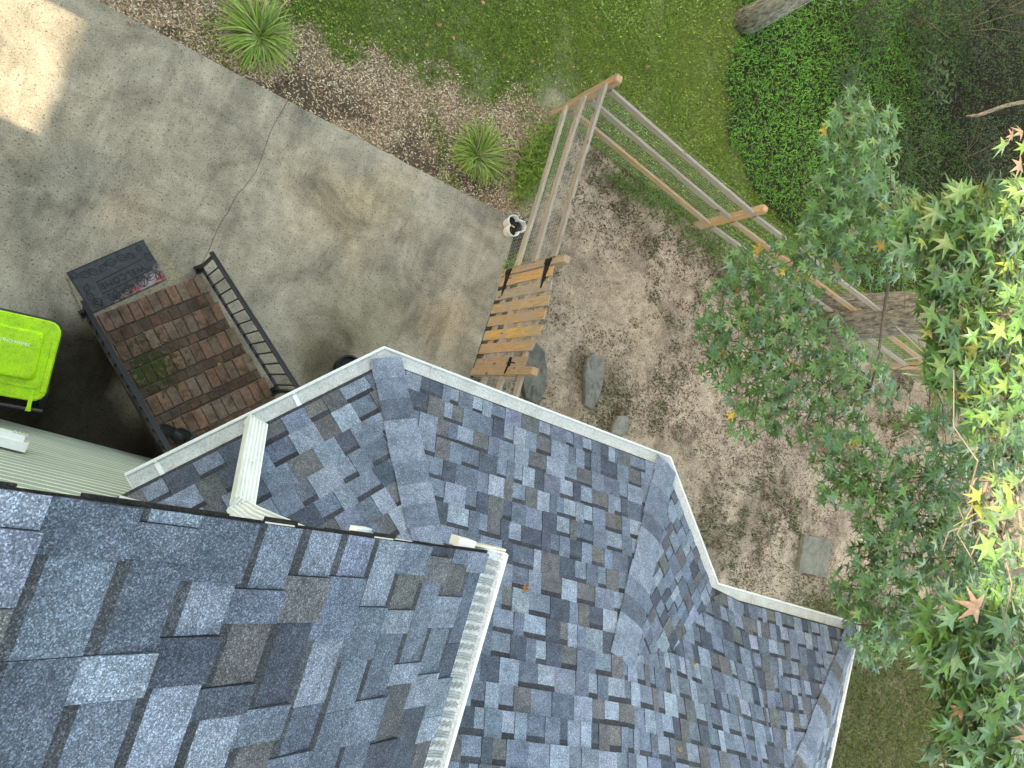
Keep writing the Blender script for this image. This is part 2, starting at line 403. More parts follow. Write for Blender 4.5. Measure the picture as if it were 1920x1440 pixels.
ground = fast_mesh('ground', np.stack([xs, ys, hz], 1), np.stack([ii, ii+1, ii+nx+1, ii+nx], 1), gc, MAT['ground'], smooth=True)
tag(ground, kind='structure')

# ------------------------------------------------------------------ driveway slab in two panels parted by a crack
def slab(name, pts, top, thick, mat, col, parent=None):
    bm = bmesh.new(); vs = [bm.verts.new((p[0], p[1], top)) for p in pts]; f = bm.faces.new(vs)
    if f.normal.z < 0: f.normal_flip()
    r = bmesh.ops.extrude_face_region(bm, geom=[f])
    for v in r['geom']:
        if isinstance(v, bmesh.types.BMVert): v.co.z -= thick
    bmesh.ops.recalc_face_normals(bm, faces=bm.faces)
    bmesh.ops.triangulate(bm, faces=[x for x in bm.faces if len(x.verts) > 4])
    me = bpy.data.meshes.new(name); bm.to_mesh(me); bm.free(); me.materials.append(mat)
    ca = me.color_attributes.new('Col', 'FLOAT_COLOR', 'CORNER'); 
    ca.data.foreach_set('color', np.tile(np.array(list(col)+[1], np.float32), len(ca.data)))
    la = me.attributes.new('loc', 'FLOAT_VECTOR', 'POINT'); co = np.zeros(len(me.vertices)*3, np.float32); me.vertices.foreach_get('co', co); la.data.foreach_set('vector', co)
    o = bpy.data.objects.new(name, me); COL.objects.link(o)
    if parent is not None: o.parent = parent; o.matrix_parent_inverse = Matrix.Translation(-_worldloc(parent))
    return o
crk_px = [(540, 187), (528, 210), (517, 228), (505, 252), (498, 275), (488, 300), (480, 322), (468, 338), (460, 352), (445, 366), (438, 380), (428, 400), (415, 415), (410, 432), (400, 448), (393, 470)]
crk = [at(u, v)[:2]+rng.normal(0, .006, 2) for u, v in crk_px]
crk[0] = A(crk[0][0], 3.60)
tail = [A(.64, 1.3), A(.64, 1.0), A(1.34, -.05), A(1.34, -.7)]
def wob(a, b, n, s):
    return [np.asarray(a)+(np.asarray(b)-np.asarray(a))*t+A(0, rng.normal(0, s)) for t in np.linspace(0, 1, n)]
Lp = [A(-9, -.7), A(-9, 3.60)]+wob((-8, 3.6), (crk[0][0]-.05, 3.6), 30, .004)+[c-A(.0025, 0) for c in crk]+[t-A(.0025, 0) for t in tail]
Rp = [c+A(.0025, 0) for c in crk[::-1]]
Rp = [t+A(.004, 0) for t in tail[::-1]]+Rp+wob((crk[0][0]+.05, 3.6), (4.0, 3.59), 20, .004)+[A(4.06, 3.52), A(4.075, 3.0), A(4.06, 1.6), A(4.06, -.7)]
def stain_light_mesh(o):
    """dense top so stains and painted light can be held as vertex colours"""
    return o
drive = empty('driveway', (0, 0, 0), None, None); tag(drive, kind='structure')
# top sheets: a grid clipped to the panel outline, carrying stains and painted-in window light
def point_in(poly, x, y):
    inside = np.zeros(len(x), bool); n = len(poly); j = n-1
    for i in range(n):
        xi, yi = poly[i][:2]; xj, yj = poly[j][:2]
        c = ((yi > y) != (yj > y)) & (x < (xj-xi)*(y-yi)/(yj-yi+1e-12)+xi); inside ^= c; j = i
    return inside
def stain_and_light(x, y):
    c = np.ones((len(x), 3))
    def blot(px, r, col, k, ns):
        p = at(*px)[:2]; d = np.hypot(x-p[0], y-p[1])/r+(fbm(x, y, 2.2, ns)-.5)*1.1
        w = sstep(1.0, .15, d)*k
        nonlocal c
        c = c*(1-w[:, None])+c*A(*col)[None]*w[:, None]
    blot((640, 400), .75, (1.28, 1.16, 1.0), .9, 11)  # sunlight thrown back by windows, painted in as a warm patch
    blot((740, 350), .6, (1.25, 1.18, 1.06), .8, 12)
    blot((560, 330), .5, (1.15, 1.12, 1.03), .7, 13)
    blot((830, 600), .45, (1.22, 1.05, .90), .7, 14)  # second painted pool of reflected sun, towards the gate
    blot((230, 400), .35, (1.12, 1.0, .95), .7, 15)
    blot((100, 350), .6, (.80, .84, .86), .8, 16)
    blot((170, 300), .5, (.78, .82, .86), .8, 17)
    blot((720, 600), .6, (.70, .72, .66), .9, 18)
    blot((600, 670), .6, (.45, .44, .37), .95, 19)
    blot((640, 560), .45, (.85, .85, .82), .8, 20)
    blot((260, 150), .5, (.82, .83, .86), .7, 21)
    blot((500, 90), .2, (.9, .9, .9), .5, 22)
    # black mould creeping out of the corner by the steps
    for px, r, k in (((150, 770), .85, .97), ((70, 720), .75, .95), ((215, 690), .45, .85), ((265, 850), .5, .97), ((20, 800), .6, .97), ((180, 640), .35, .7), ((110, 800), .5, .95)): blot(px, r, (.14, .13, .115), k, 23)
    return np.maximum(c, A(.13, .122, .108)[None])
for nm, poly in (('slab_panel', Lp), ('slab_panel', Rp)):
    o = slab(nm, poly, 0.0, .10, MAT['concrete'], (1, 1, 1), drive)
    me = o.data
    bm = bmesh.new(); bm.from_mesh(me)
    # cut the top with a grid so it has vertices to carry the stains and painted light
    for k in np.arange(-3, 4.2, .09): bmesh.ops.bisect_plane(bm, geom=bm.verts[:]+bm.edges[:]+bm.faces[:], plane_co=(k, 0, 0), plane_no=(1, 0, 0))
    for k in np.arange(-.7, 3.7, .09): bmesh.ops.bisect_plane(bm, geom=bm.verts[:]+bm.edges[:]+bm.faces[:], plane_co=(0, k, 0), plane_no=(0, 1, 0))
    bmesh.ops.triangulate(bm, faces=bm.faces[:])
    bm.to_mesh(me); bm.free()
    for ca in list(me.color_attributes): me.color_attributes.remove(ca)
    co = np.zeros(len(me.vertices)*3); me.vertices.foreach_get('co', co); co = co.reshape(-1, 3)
    sc = stain_and_light(co[:, 0], co[:, 1])
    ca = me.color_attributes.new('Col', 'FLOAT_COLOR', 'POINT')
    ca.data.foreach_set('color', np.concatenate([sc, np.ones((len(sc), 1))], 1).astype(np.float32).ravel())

# ------------------------------------------------------------------ house
SQ = math.sqrt(.5)
ZE = 3.884; PIT = .51; PA = math.atan(PIT); EXPO = .143
WALL_Y = -.56
house = empty('house', (1.0, -2.0, 0), 'pale sided house with blue-grey shingled roofs and white gutters', 'house')
SH_DIM = 1.0
SH_COL = [((.128, .156, .200), 28), ((.170, .202, .250), 22), ((.096, .116, .150), 22), ((.062, .074, .096), 13), ((.098, .101, .106), 12), ((.112, .112, .116), 6), ((.205, .240, .292), 8)]
_cw = np.cumsum([w for _, w in SH_COL]); _cw = _cw/_cw[-1]
def sh_col():
    c = A(*SH_COL[int(np.searchsorted(_cw, rng.random()))][0])
    return tuple(SH_DIM*c*A(1.03, 1.05, 1.07)*(.90+.2*rng.random())*(1+rng.normal(0, .02, 3)))
DARK = (.042, .046, .054)
def clip_poly(poly, dom):
    """Sutherland-Hodgman against a convex, counter-clockwise domain"""
    out = list(poly); n = len(dom)
    for i in range(n):
        a, b = np.asarray(dom[i]), np.asarray(dom[(i+1) % n]); e = b-a; inp = out; out = []
        if not inp: return []
        S = inp[-1]; ds = e[0]*(S[1]-a[1])-e[1]*(S[0]-a[0])
        for P in inp:
            d = e[0]*(P[1]-a[1])-e[1]*(P[0]-a[0])
            if (d >= 0) != (ds >= 0):
                t = ds/(ds-d); out.append((S[0]+(P[0]-S[0])*t, S[1]+(P[1]-S[1])*t))
            if d >= 0: out.append(P)
            S, ds = P, d
    return out
def area2(p): return abs(sum(p[i][0]*p[(i+1) % len(p)][1]-p[(i+1) % len(p)][0]*p[i][1] for i in range(len(p))))/2
def shingle_field(mapf, dom, smin, smax, k0, k1, unit=1.0, jig=.004, wmin=.07, wmax=.21, rows=False):
    """pieces of architectural shingle. mapf(s, c, h) -> world, c counts courses, s in metres*unit. returns list of MB"""
    pieces = []
    for k in range(k0, k1):
        s = smin-rng.random()*.2*unit; tooth = rng.random() < .5
        dk = rng.normal(0, .012); pcol = (.1, .1, .1)
        while s < smax:
            w = (wmin+(wmax-wmin)*rng.random()**1.2)*unit
            tooth = (not tooth) if rng.random() < (.93 if rows else .86) else tooth
            if rows: w *= .72 if tooth else 1.15
            th = ((.017 if rows else .0125) if tooth else .0055)+rng.normal(0, .0006)
            col = sh_col()
            for _ in range(6):
                if abs(sum(col)-sum(pcol)) > .16*sum(pcol): break
                col = sh_col()
            pcol = col; b0 = k+dk+rng.normal(0, .006)
            b0 += .16*(k == 0)
            rects = [((s, s+w), (b0, k+1.16), col)]
            if not tooth and rng.random() < (.97 if rows else .88):
                bw = .20+.05*rng.random()
                rects = [((s, s+w), (b0, k+1-bw), col), ((s, s+w), (k+1-bw, k+1.16), tuple(A(*DARK)*(.8+.5*rng.random())))]
            mb = MB(); tot = 0
            for (a, b), (c0, c1), cc in rects:
                m = (c0+c1)/2; a2, b2 = a+.0006*unit, b-.0006*unit
                pl = clip_poly([(a2, c0), (b2, c0), (b2, m), (b2, c1), (a2, c1), (a2, m)], dom)
                if len(pl) < 3: continue
                ar = area2(pl); tot += ar
                if ar < 1e-4*unit: continue
                n = len(pl)
                hh = lambda c: th*(1-.92*min(max((c-k)/1.16, -.05), 1))+.0015
                top = [mapf(p[0], p[1], hh(p[1])) for p in pl]; bot = [mapf(p[0], p[1], -.006) for p in pl]
                fs = [tuple(range(n))]+[(i, n+i, n+(i+1) % n, (i+1) % n) for i in range(n)]
                edge = tuple(A(*cc)*.55)
                mb.add(top+bot, fs, [cc]+[edge]*n)
            if mb.f: pieces.append((mb, tot))
            s += w
    return pieces
def plane_map(O, a, b, n):
    O, a, b, n = map(np.asarray, (O, a, b, n))
    return lambda s, c, h: O+a*s+b*(c*EXPO)+n*h

# --- upper roof (close to the camera): eave along Y at x = UX, falls towards +X
UX, UZ, UP = 1.279, 6.342, .744; UA = math.atan(UP); RAKE = -.165
RIDGE_X = -3.6; RIDGE_Z = UZ+UP*(UX-RIDGE_X)
urf = MB()
b = A(-math.cos(UA), 0, math.sin(UA)); n_ = A(math.sin(UA), 0, math.cos(UA)); a_ = A(0, -1, 0)
def slabq(mb, pts, n, t, col=(.2, .2, .2)):
    pts = [np.asarray(p, float) for p in pts]; n = np.asarray(n, float); m = len(pts)
    mb.add([p for p in pts]+[p-n*t for p in pts], [tuple(range(m)), tuple(range(2*m-1, m-1, -1))]+[(i, m+i, m+(i+1) % m, (i+1) % m) for i in range(m)], col)
Ob = A(UX, RAKE, UZ)
Lr = (UX-RIDGE_X)/math.cos(UA)
slabq(urf, [Ob+A(-.02, -.02, .0)-n_*.008, Ob+a_*12-n_*.008, Ob+a_*12+b*Lr-n_*.008, Ob+A(0, -.02, 0)+b*Lr-n_*.008], n_, .10, (.06, .06, .06))
n2 = A(-math.sin(UA), 0, math.cos(UA)); b2 = A(math.cos(UA), 0, math.sin(UA)); OL = A(2*RIDGE_X-UX, RAKE, UZ)
slabq(urf, [OL, OL+b2*Lr, OL+b2*Lr+a_*12, OL+a_*12], n2, .10, (.10, .12, .15))
upper_roof = urf.build('upper_roof', MAT['shingle'], house)
dom = [(0, -.3), (12, -.3), (12, 34), (0, 34)]
domu = [(0.0, -.25), (2.6, -.25), (2.6, 14.6), (0.0, 14.6)]
SH_DIM = .74
for mb, ar in shingle_field(plane_map(Ob, a_, b, n_), domu, 0.0, 2.6, 0, 15, wmin=.08, wmax=.20, rows=True):
    mb.build('shingle', MAT['shingle'], upper_roof)
rest = MB()
for (s0, s1, k0, k1) in ((2.6, 12, 0, 40), (0, 2.6, 15, 40)):
    d2 = [(s0, k0-.2), (s1, k0-.2), (s1, k1), (s0, k1)]
    d2 = [(max(p[0], 0), min(p[1], Lr/EXPO)) for p in d2]
    for mb, ar in shingle_field(plane_map(Ob, a_, b, n_), d2, s0, s1, k0, min(k1, int(Lr/EXPO)), wmin=.14, wmax=.3):
        rest.add(mb.v, mb.f, mb.c)
tag(rest.build('far_shingles', MAT['shingle'], upper_roof), kind='stuff')
# frayed felt edge along the rake
fe = MB(); 
for i in range(60):
    t0 = i*Lr/60; 
    fe.box(Ob+b*(t0+Lr/120)+A(0, .004+rng.normal(0, .003), 0)-n_*.004, b, A(0, 1, 0), n_, Lr/60, .009, .006, (.018, .017, .016))
fe.build('felt_edge', MAT['shingle'], upper_roof)

SH_DIM = 1.0
# --- lower roof faces
nAB = A(-SQ, SQ); nBC = A(0, 1); nCD = A(SQ, SQ); nEF = A(1, 0)
dAB = -.655; dBC = .669; dCD = 3.390; dDE = -.206; dEF = 6.985
def isect(n1, d1, n2, d2): return np.linalg.solve(np.array([n1, n2]), np.array([d1, d2]))
pB = isect(nAB, dAB, nBC, dBC); pC = isect(nBC, dBC, nCD, dCD); pD = isect(nCD, dCD, nBC, dDE); pE = isect(nBC, dDE, nEF, dEF)
pA = isect(nAB, dAB, A(0, 1), WALL_Y)
pF = A(dEF, -4.2)
def rz(n, d, x, y): return ZE+PIT*(d-(n[0]*x+n[1]*y))
def face_frame(n, d, p0):
    a = A(n[1], -n[0], 0)             # to the right when looking up-slope from the eave ... along the eave
    b = A(-n[0]*math.cos(PA), -n[1]*math.cos(PA), math.sin(PA)); nn = A(n[0]*math.sin(PA), n[1]*math.sin(PA), math.cos(PA))
    O = A(p0[0], p0[1], ZE); return O, a, b, nn
def to_sc(n, d, p0, pts):
    out = []   # course 0 starts a little inside the gutter line
    for p in pts:
        q = np.asarray(p[:2])-p0[:2]; s = q[0]*n[1]-q[1]*n[0]; t = -(q[0]*n[0]+q[1]*n[1])/math.cos(PA)/EXPO
        out.append((s, t))
    # make counter-clockwise
    ar = sum(out[i][0]*out[(i+1) % len(out)][1]-out[(i+1) % len(out)][0]*out[i][1] for i in range(len(out)))
    return out if ar > 0 else out[::-1]
XW = .93                                    # the upper storey's right-hand wall
def hip(p, n1, n2, L): v = -(n1+n2); v = v/np.linalg.norm(v); return p+v*L
hipB = hip(pB, nAB, nBC, 3.2); hipB_w = pB+(hipB-pB)*((WALL_Y-pB[1])/(hipB[1]-pB[1]))
APEX = hip(pC, nBC, nCD, 1.52)
hipE = hip(pE, nBC, nEF, 3.2)
VAL = A(4.22, -.67)
SEAMX = lambda c: min(5.31+.021*c, 6.985-.1274*c)
BACK = -4.2
faces = {}
ab_poly = [pA, pB, hipB_w, A(XW, WALL_Y)]
hxC = pC+(APEX-pC)*((WALL_Y-pC[1])/(APEX[1]-pC[1]))
bc_polys = [[pB, pC, hxC, hipB_w], [A(XW, WALL_Y), hxC, APEX, A(XW, APEX[1])], [A(XW, APEX[1]), APEX, A(3.47, BACK), A(XW, BACK)]]
cd_polys = [[pC, pD, VAL, APEX]]
de_poly = [A(5.31, dDE), pE, A(6.985-11.3*.1274, dDE-11.3*.1274)]
ef_poly = [pE, pF, A(6.985-3.994, -4.2)]
lower = MB()
def under(poly, n, d, off=.010):
    nn = A(n[0]*math.sin(PA), n[1]*math.sin(PA), math.cos(PA))
    slabq(lower, [A(p[0], p[1], rz(n, d, p[0], p[1]))-nn*off for p in poly], nn, .08, (.05, .05, .055))
under(ab_poly, nAB, dAB)
def ccw(poly):
    ar = sum(poly[i][0]*poly[(i+1) % len(poly)][1]-poly[(i+1) % len(poly)][0]*poly[i][1] for i in range(len(poly)))
    return poly if ar > 0 else poly[::-1]
for pl, n, d in ((bc_polys[0], nBC, dBC), (bc_polys[1], nBC, dBC), (bc_polys[2], nBC, dBC), (cd_polys[0], nCD, dCD), (de_poly, nBC, dDE), (ef_poly, nEF, dEF)): under(ccw(pl), n, d)
def w_map(s, c, h):
    """the warped field between the main slope (left) and the set-back slope (right)"""
    s_ = s/1.93
    yl_ = dBC-(c+5)*EXPO*math.cos(PA); Lp_ = A(APEX[0]-.005+(yl_-APEX[1])/(BACK-APEX[1])*(3.47-APEX[0]), dBC-(c+5)*EXPO*math.cos(PA), ZE+(c+5)*EXPO*math.sin(PA)); Sp_ = A(SEAMX(c), dDE-c*EXPO*math.cos(PA), ZE+c*EXPO*math.sin(PA))
    p = Lp_*(1-s_)+Sp_*s_; p[2] -= .38*s_*(1-s_)*min(max((12-c)/8, 0), 1)
    return p+A(-.05, .40, .91)*h
wv = []; wf = []
for i in range(9):
    for j in range(16): wv.append(w_map(1.93*i/8, .0+j*1.8, -.012))
for i in range(8):
    for j in range(15): q = i*16+j; wf.append((q, q+16, q+17, q+1))
lower.add(wv, wf, (.05, .05, .055))
lower_roof = lower.build('lower_roof', MAT['shingle'], house)
allp = []
O, a, b, nn = face_frame(nAB, dAB, pA)
allp += shingle_field(plane_map(O, a, b, nn), to_sc(nAB, dAB, pA, ab_poly), -3, 4, 0, 16, wmin=.09, wmax=.2)
O, a, b, nn = face_frame(nBC, dBC, pB)
def multi(polys, n, d, p0, smin, smax, k0, k1, **kw):
    O, a, b, nn = face_frame(n, d, p0); st = rng.bit_generator.state; out = []
    for pl in polys:
        rng.bit_generator.state = st
        out += shingle_field(plane_map(O, a, b, nn), to_sc(n, d, p0, ccw(pl)), smin, smax, k0, k1, **kw)
    return out
allp += multi(bc_polys, nBC, dBC, pB, -1, 3.2, 0, 38, wmin=.06, wmax=.17)
allp += multi(cd_polys, nCD, dCD, pC, -1.6, 2.6, 0, 18, wmin=.06, wmax=.16)
allp += multi([ccw(de_poly)], nBC, dDE, A(SEAMX(0), dDE), -.2, 2.4, 0, 22, wmin=.05, wmax=.14)
allp += multi([ccw(ef_poly)], nEF, dEF, pE, -.3, 4.2, 0, 16, wmin=.07, wmax=.17)
wdom = ccw([(1.93, .1), (1.93, 27), (0, 27), (0, 5.75), (.75, 3.6)])
wdom = ccw([(1.93, -.1), (1.93, 27), (0, 27), (0, 5.6), (1.606, .32), (1.75, -.1)])
allp += shingle_field(w_map, wdom, 0, 1.93, 0, 27, wmin=.06, wmax=.17)
def screen_area(mb):
    P = np.array(mb.v); u, v, d = project(P); c = P.mean(0); cu, cv, cd = project(c)
    if cd < .2 or not (-20 < cu < 1940 and -20 < cv < 1460): return 0
    # hidden beneath the upper roof
    r = c-CP
    k = (UZ+UP*UX-CH)/(r[2]+UP*r[0])
    if 0 < k < 1:
        h = CP+r*k
        if h[0] < UX+.05 and h[1] < RAKE+.01: return 0
    return (u.max()-u.min())*(v.max()-v.min())
allp = [(screen_area(mb), mb) for mb, ar in allp]
allp.sort(key=lambda t: -t[0])
for ar, mb in allp[:300]: mb.build('shingle', MAT['shingle'], lower_roof)
rest = MB()
for ar, mb in allp[300:]: rest.add(mb.v, mb.f, mb.c)
tag(rest.build('small_shingles', MAT['shingle'], lower_roof), kind='stuff')

# hip caps
def hip_caps(p0, p1, n1, d1, n2, d2, half=.15, start=-.02, lift=.014, cols=None):
    v = p1-p0; Lh = np.linalg.norm(v); v = v/Lh
    z0 = rz(n1, d1, *p0); z1 = rz(n1, d1, *p1); ax = nrm(A(v[0], v[1], (z1-z0)/Lh))
    N1 = A(n1[0]*math.sin(PA), n1[1]*math.sin(PA), math.cos(PA)); N2 = A(n2[0]*math.sin(PA), n2[1]*math.sin(PA), math.cos(PA))
    s1 = nrm(np.cross(N1, ax)); s2 = nrm(np.cross(ax, N2))
    if np.dot(s1[:2], n1) < 0: s1 = -s1
    if np.dot(s2[:2], n2) < 0: s2 = -s2
    NM = nrm(N1+N2); P0 = A(p0[0], p0[1], z0); L3 = math.hypot(Lh, z1-z0); t = start; i = 0
    while t < L3-.05:
        e = EXPO*(1.0+rng.normal(0, .03)); c = sh_col() if cols is None else tuple(A(*cols[i % len(cols)])*A(1.03, 1.05, 1.07)*(.95+.1*rng.random()))
        mb = MB(); vs = []
        jit = rng.normal(0, .006)
        for (tt, th) in ((t, lift+.010), (t+e*.6, lift+.006), (t+e+.02, lift+.001)):
            B = P0+ax*tt
            for q in (-1, -.55, -.18, 0, .18, .55, 1):
                side, N = (s1, N1) if q < 0 else (s2, N2)
                w = abs(q); lft = NM*(th-.004) if w < .2 else N*th
                vs.append(B+side*(half+jit)*w+lft)
        m = 7; fs = [(r*m+k, r*m+k+1, (r+1)*m+k+1, (r+1)*m+k) for r in range(2) for k in range(m-1)]
        nb = len(vs); vs += [p-NM*.012 for p in vs[:m]]
        fs += [(k, nb+k, nb+k+1, k+1) for k in range(m-1)]
        mb.add(vs, fs, [c]*12+[tuple(A(*c)*.5)]*(m-1)); mb.build('hip_cap', MAT['shingle'], lower_roof, smooth=False)
        t += e; i += 1
LB = (.165, .196, .245); MBc = (.125, .151, .195); DB = (.090, .106, .135); BR = (.11, .112, .116)
hip_caps(pB, hipB_w, nAB, dAB, nBC, dBC, .105, cols=[LB, MBc, DB, LB, LB, MBc, (.18, .21, .26), MBc])
hip_caps(pC, APEX, nBC, dBC, nCD, dCD, .125, cols=[LB, LB, MBc, MBc, DB, LB, LB, (.175, .205, .255), MBc, DB, LB])
hip_caps(pE, hipE, nBC, dDE, nEF, dEF, .14, cols=[LB, LB, MBc, LB, BR, MBc, LB, BR])

# --- gutters
def offset_pts(pts, d):
    out = []
    for i in range(len(pts)):
        ns = []
        if i > 0: e = pts[i]-pts[i-1]; ns.append(nrm(A(-e[1], e[0])))
        if i < len(pts)-1: e = pts[i+1]-pts[i]; ns.append(nrm(A(-e[1], e[0])))
        if len(ns) == 1: out.append(pts[i]+ns[0]*d)
        else:
            m = nrm(ns[0]+ns[1]); out.append(pts[i]+m*d/np.dot(m, ns[0]))
    return out
def sweep(mb, pts, prof, z, col=(.5, .5, .5), sub=1):
    """prof: (outward offset, dz) list; pts run with the outside on the left"""
    rows = [offset_pts(pts, d) for d, _ in prof]; L = [0]
    for i in range(1, len(pts)): L.append(L[-1]+np.linalg.norm(pts[i]-pts[i-1]))
    for i in range(len(pts)-1):
        vs = []; ls = []
        for j, (d, dz) in enumerate(prof):
            for e in (i, i+1):
                p = rows[j][e]; vs.append((p[0], p[1], z+dz)); ls.append((L[e], d*10, dz*10))
        mb.add(vs, [(2*j, 2*j+1, 2*j+3, 2*j+2) for j in range(len(prof)-1)], col, ls)
def gutter(pts, z, capends=(True, True)):
    g = MB(); sweep(g, pts, [(.077, -.020), (.078, -.013), (.089, -.013), (.092, -.019), (.092, -.045), (.080, -.06), (.064, -.125), (-.045, -.125), (-.045, -.03)], z)
    sweep(g, pts, [(.082, -.0115), (.0835, -.0105), (.085, -.0115)], z)
    go = g.build('gutter', MAT['white'], house)
    gd = MB(); sweep(gd, pts, [(-.05, -.004), (.0, -.013), (.030, -.021), (.068, -.025), (.079, -.019)], z); gd.build('leaf_guard', MAT['guard'], go)
    for k, i in enumerate((0, len(pts)-1)):
        if not capends[k]: continue
        j = 1 if i == 0 else i-1; t = nrm(pts[j]-pts[i]); e = pts[i]-pts[j]; nrm_ = A(-t[1], t[0]) if i == 0 else A(t[1], -t[0])
        m = MB(); q = [(-.045, -.015), (.082, -.013), (.086, -.045), (.060, -.125), (-.045, -.125)]
        vs = [(pts[i][0]+nrm_[0]*d, pts[i][1]+nrm_[1]*d, z+dz) for d, dz in q]; vs += [(x-t[0]*.004, y-t[1]*.004, zz) for x, y, zz in vs]
        m.add(vs, [(0, 1, 2, 3, 4), (9, 8, 7, 6, 5)]+[(r, 5+r, 5+(r+1) % 5, (r+1) % 5) for r in range(5)]); m.build('end_cap', MAT['white'], go)
    return go
eave = [A(.40, .40+(-.655)*math.sqrt(2)*-1*-1), pB, pC, pD, pE, pF]
eave[0] = A(.435, .435+dAB*math.sqrt(2))
lg = gutter(eave, ZE, (True, False))
# joint straps and screws on the lower gutter
for p, q, ts in ((eave[0], pB, (.10, .62)), (pB, pC, (.13, .48, .70, .93)), (pC, pD, (.4, .75)), (pD, pE, (.25, .5, .78))):
    e = nrm(q-p); nv = A(-e[1], e[0])
    for t in ts:
        c = p+(q-p)*t; m = MB()
        m.box(A(*(c+nv*.030), ZE-.0155), A(*e, 0), A(*nv, -.16), A(*nv*.16, 1), .005 if t not in (.62, .10) else .028, .072, .003, (.8, .8, .8)); m.build('joint_strap', MAT['white'] if t in (.62, .10) else MAT['siding'], lg)
        m = MB(); m.tube([A(*(c+nv*.076), ZE-.013), A(*(c+nv*.076), ZE-.005)], .006, 8); m.build('screw', MAT['white'], lg)
# upper gutter along the eave of the upper roof
ug = gutter([A(UX, RAKE+.01), A(UX, -3.0), A(UX, -12)], UZ, (True, True))
em = MB()
yy = RAKE-.02
gcol = (.27, .275, .25)
def gline(x0, y0, x1, y1, w=.0036):
    zz = lambda x: UZ-.0125-(x-UX)*.17
    em.beam(A(x0, y0, zz(x0)), A(x1, y1, zz(x1)), w, .003, col=gcol)
while yy > -3.0:
    for k in range(3): gline(UX+.008, yy-k*.0085, UX+.066, yy-k*.0085-.002)
    y1 = yy-.017-.018
    for r in range(2):
        xs_ = np.linspace(UX+.008, UX+.066, 7); ysz = [y1-r*.009+(.0045 if i % 2 else -.0045) for i in range(7)]
        for i in range(6): gline(xs_[i], ysz[i], xs_[i+1], ysz[i+1])
    yy -= .062
em.build('guard_embossing', MAT['twig'], ug)
# eave return and rake trim of the upper roof
m = MB(); m.box(A(1.172, RAKE+.014, UZ+.012), A(1, 0, 0), A(0, 1, 0), A(0, 0, 1), .062, .030, .06); m.build('eave_return', MAT['white'], house)
m = MB(); m.beam(A(1.19, RAKE+.018, UZ+.02), A(1.362, RAKE+.020, UZ-.055), .008, .035); m.build('return_trim', MAT['fascia'], house)
m = MB(); m.beam(Ob+b*0-n_*.07+A(-.03, -.03, 0), Ob+A(0, -.03, 0)+A(-math.cos(UA), 0, math.sin(UA))*Lr-n_*.07, .02, .13, up=n_); m.build('rake_board', MAT['white'], house)
m = MB(); q = Ob+A(-math.cos(UA), 0, math.sin(UA))*.70; m.beam(q+A(0, .012, 0)-n_*.03, q+A(-math.cos(UA), 0, math.sin(UA))*.08+A(0, .012, 0)-n_*.02, .012, .02, up=n_); m.build('rake_trim', MAT['white'], house)
m = MB(); m.box(A((UX+XW)/2, -6, UZ-.10), A(1, 0, 0), A(0, 1, 0), A(0, 0, 1), UX-XW, 11.6, .02); m.build('soffit', MAT['white'], house)
m = MB(); m.box(A(UX-.045, -6.1, UZ-.07), A(1, 0, 0), A(0, 1, 0), A(0, 0, 1), .02, 11.8, .14); m.build('fascia', MAT['fascia'], house)

# --- walls
w = MB(); w.box(A((XW-8.2)/2, -6.3, 3.2), A(1, 0, 0), A(0, 1, 0), A(0, 0, 1), XW+8.2, 11.4, 6.4)
w.add([(XW, -.62, 6.4), (-8.2, -.62, 6.4), (RIDGE_X, -.62, RIDGE_Z-.12), (XW, -12, 6.4), (-8.2, -12, 6.4), (RIDGE_X, -12, RIDGE_Z-.12)], [(0, 2, 1), (3, 4, 5)])
wall = w.build('wall', MAT['siding'], house)
zb = .06; i = 0
while zb < 8.2:
    top = zb+.15
    xl, xr = -8.1, XW
    if zb > 6.3: xr = min(XW, UX-(zb+.15-UZ)/UP-.15); xl = max(xl, 2*RIDGE_X-xr)
    m = MB(); y0 = WALL_Y-.05
    prof = [(y0+.028, top+.006), (y0+.0285, zb+.022), (y0+.034, zb+.0195), (y0+.0415, zb+.016), (y0+.0425, zb+.012), (y0+.0410, zb-.001), (y0+.020, zb-.001)]
    vs = []
    for x in (xl, xr): vs += [(x, p[0], p[1]) for p in prof]
    k = len(prof); tone = .93+.14*rng.random(); pale = tuple(A(.60, .63, .55)*tone); shade_grime = tuple(A(.25, .28, .22)*tone)  # dark ledge tone paints in the lap shadow lines, with some grime
    m.add(vs, [(r, r+1, k+r+1, k+r) for r in range(k-1)]+[tuple(range(k)), tuple(range(2*k-1, k-1, -1))], [pale, shade_grime, shade_grime, pale, pale, pale]+[pale]*2)
    m.build('siding_board', MAT['board'], wall); zb += .15; i += 1
# flashing where the lower roof meets the wall
fl = MB(); fl.beam(A(pA[0]+.02, WALL_Y+.012, ZE+.02), A(XW, WALL_Y+.012, rz(nAB, dAB, XW, WALL_Y)+.02), .012, .03); fl.build('flashing', MAT['white'], house)
# hooded wall vent at the left edge of the view
vc = ony(12, 822, WALL_Y+.05)
m = MB(); m.box(vc+A(-.02, -.02, 0), A(1, 0, 0), A(0, 1, 0), A(0, 0, 1), .30, .06, .22); vent = m.build('wall_vent', MAT['white'], house)
m = MB(); m.box(vc+A(-.02, .025, -.01), A(1, 0, 0), A(0, 1, 0), A(0, 0, 1), .24, .05, .16, mi=0); m.build('hood', MAT['white'], vent)
m = MB(); m.box(vc+A(-.09, .052, .02), A(1, 0, 0), A(0, 1, 0), A(0, 0, 1), .07, .012, .06); m.build('opening', MAT['darkfill'], vent)
for k in range(4):
    m = MB(); m.box(vc+A(.03+.025*k, .053, -.01), A(1, 0, 0), A(0, 1, 0), A(0, 0, 1), .012, .010, .15); m.build('louvre', MAT['siding'], vent)

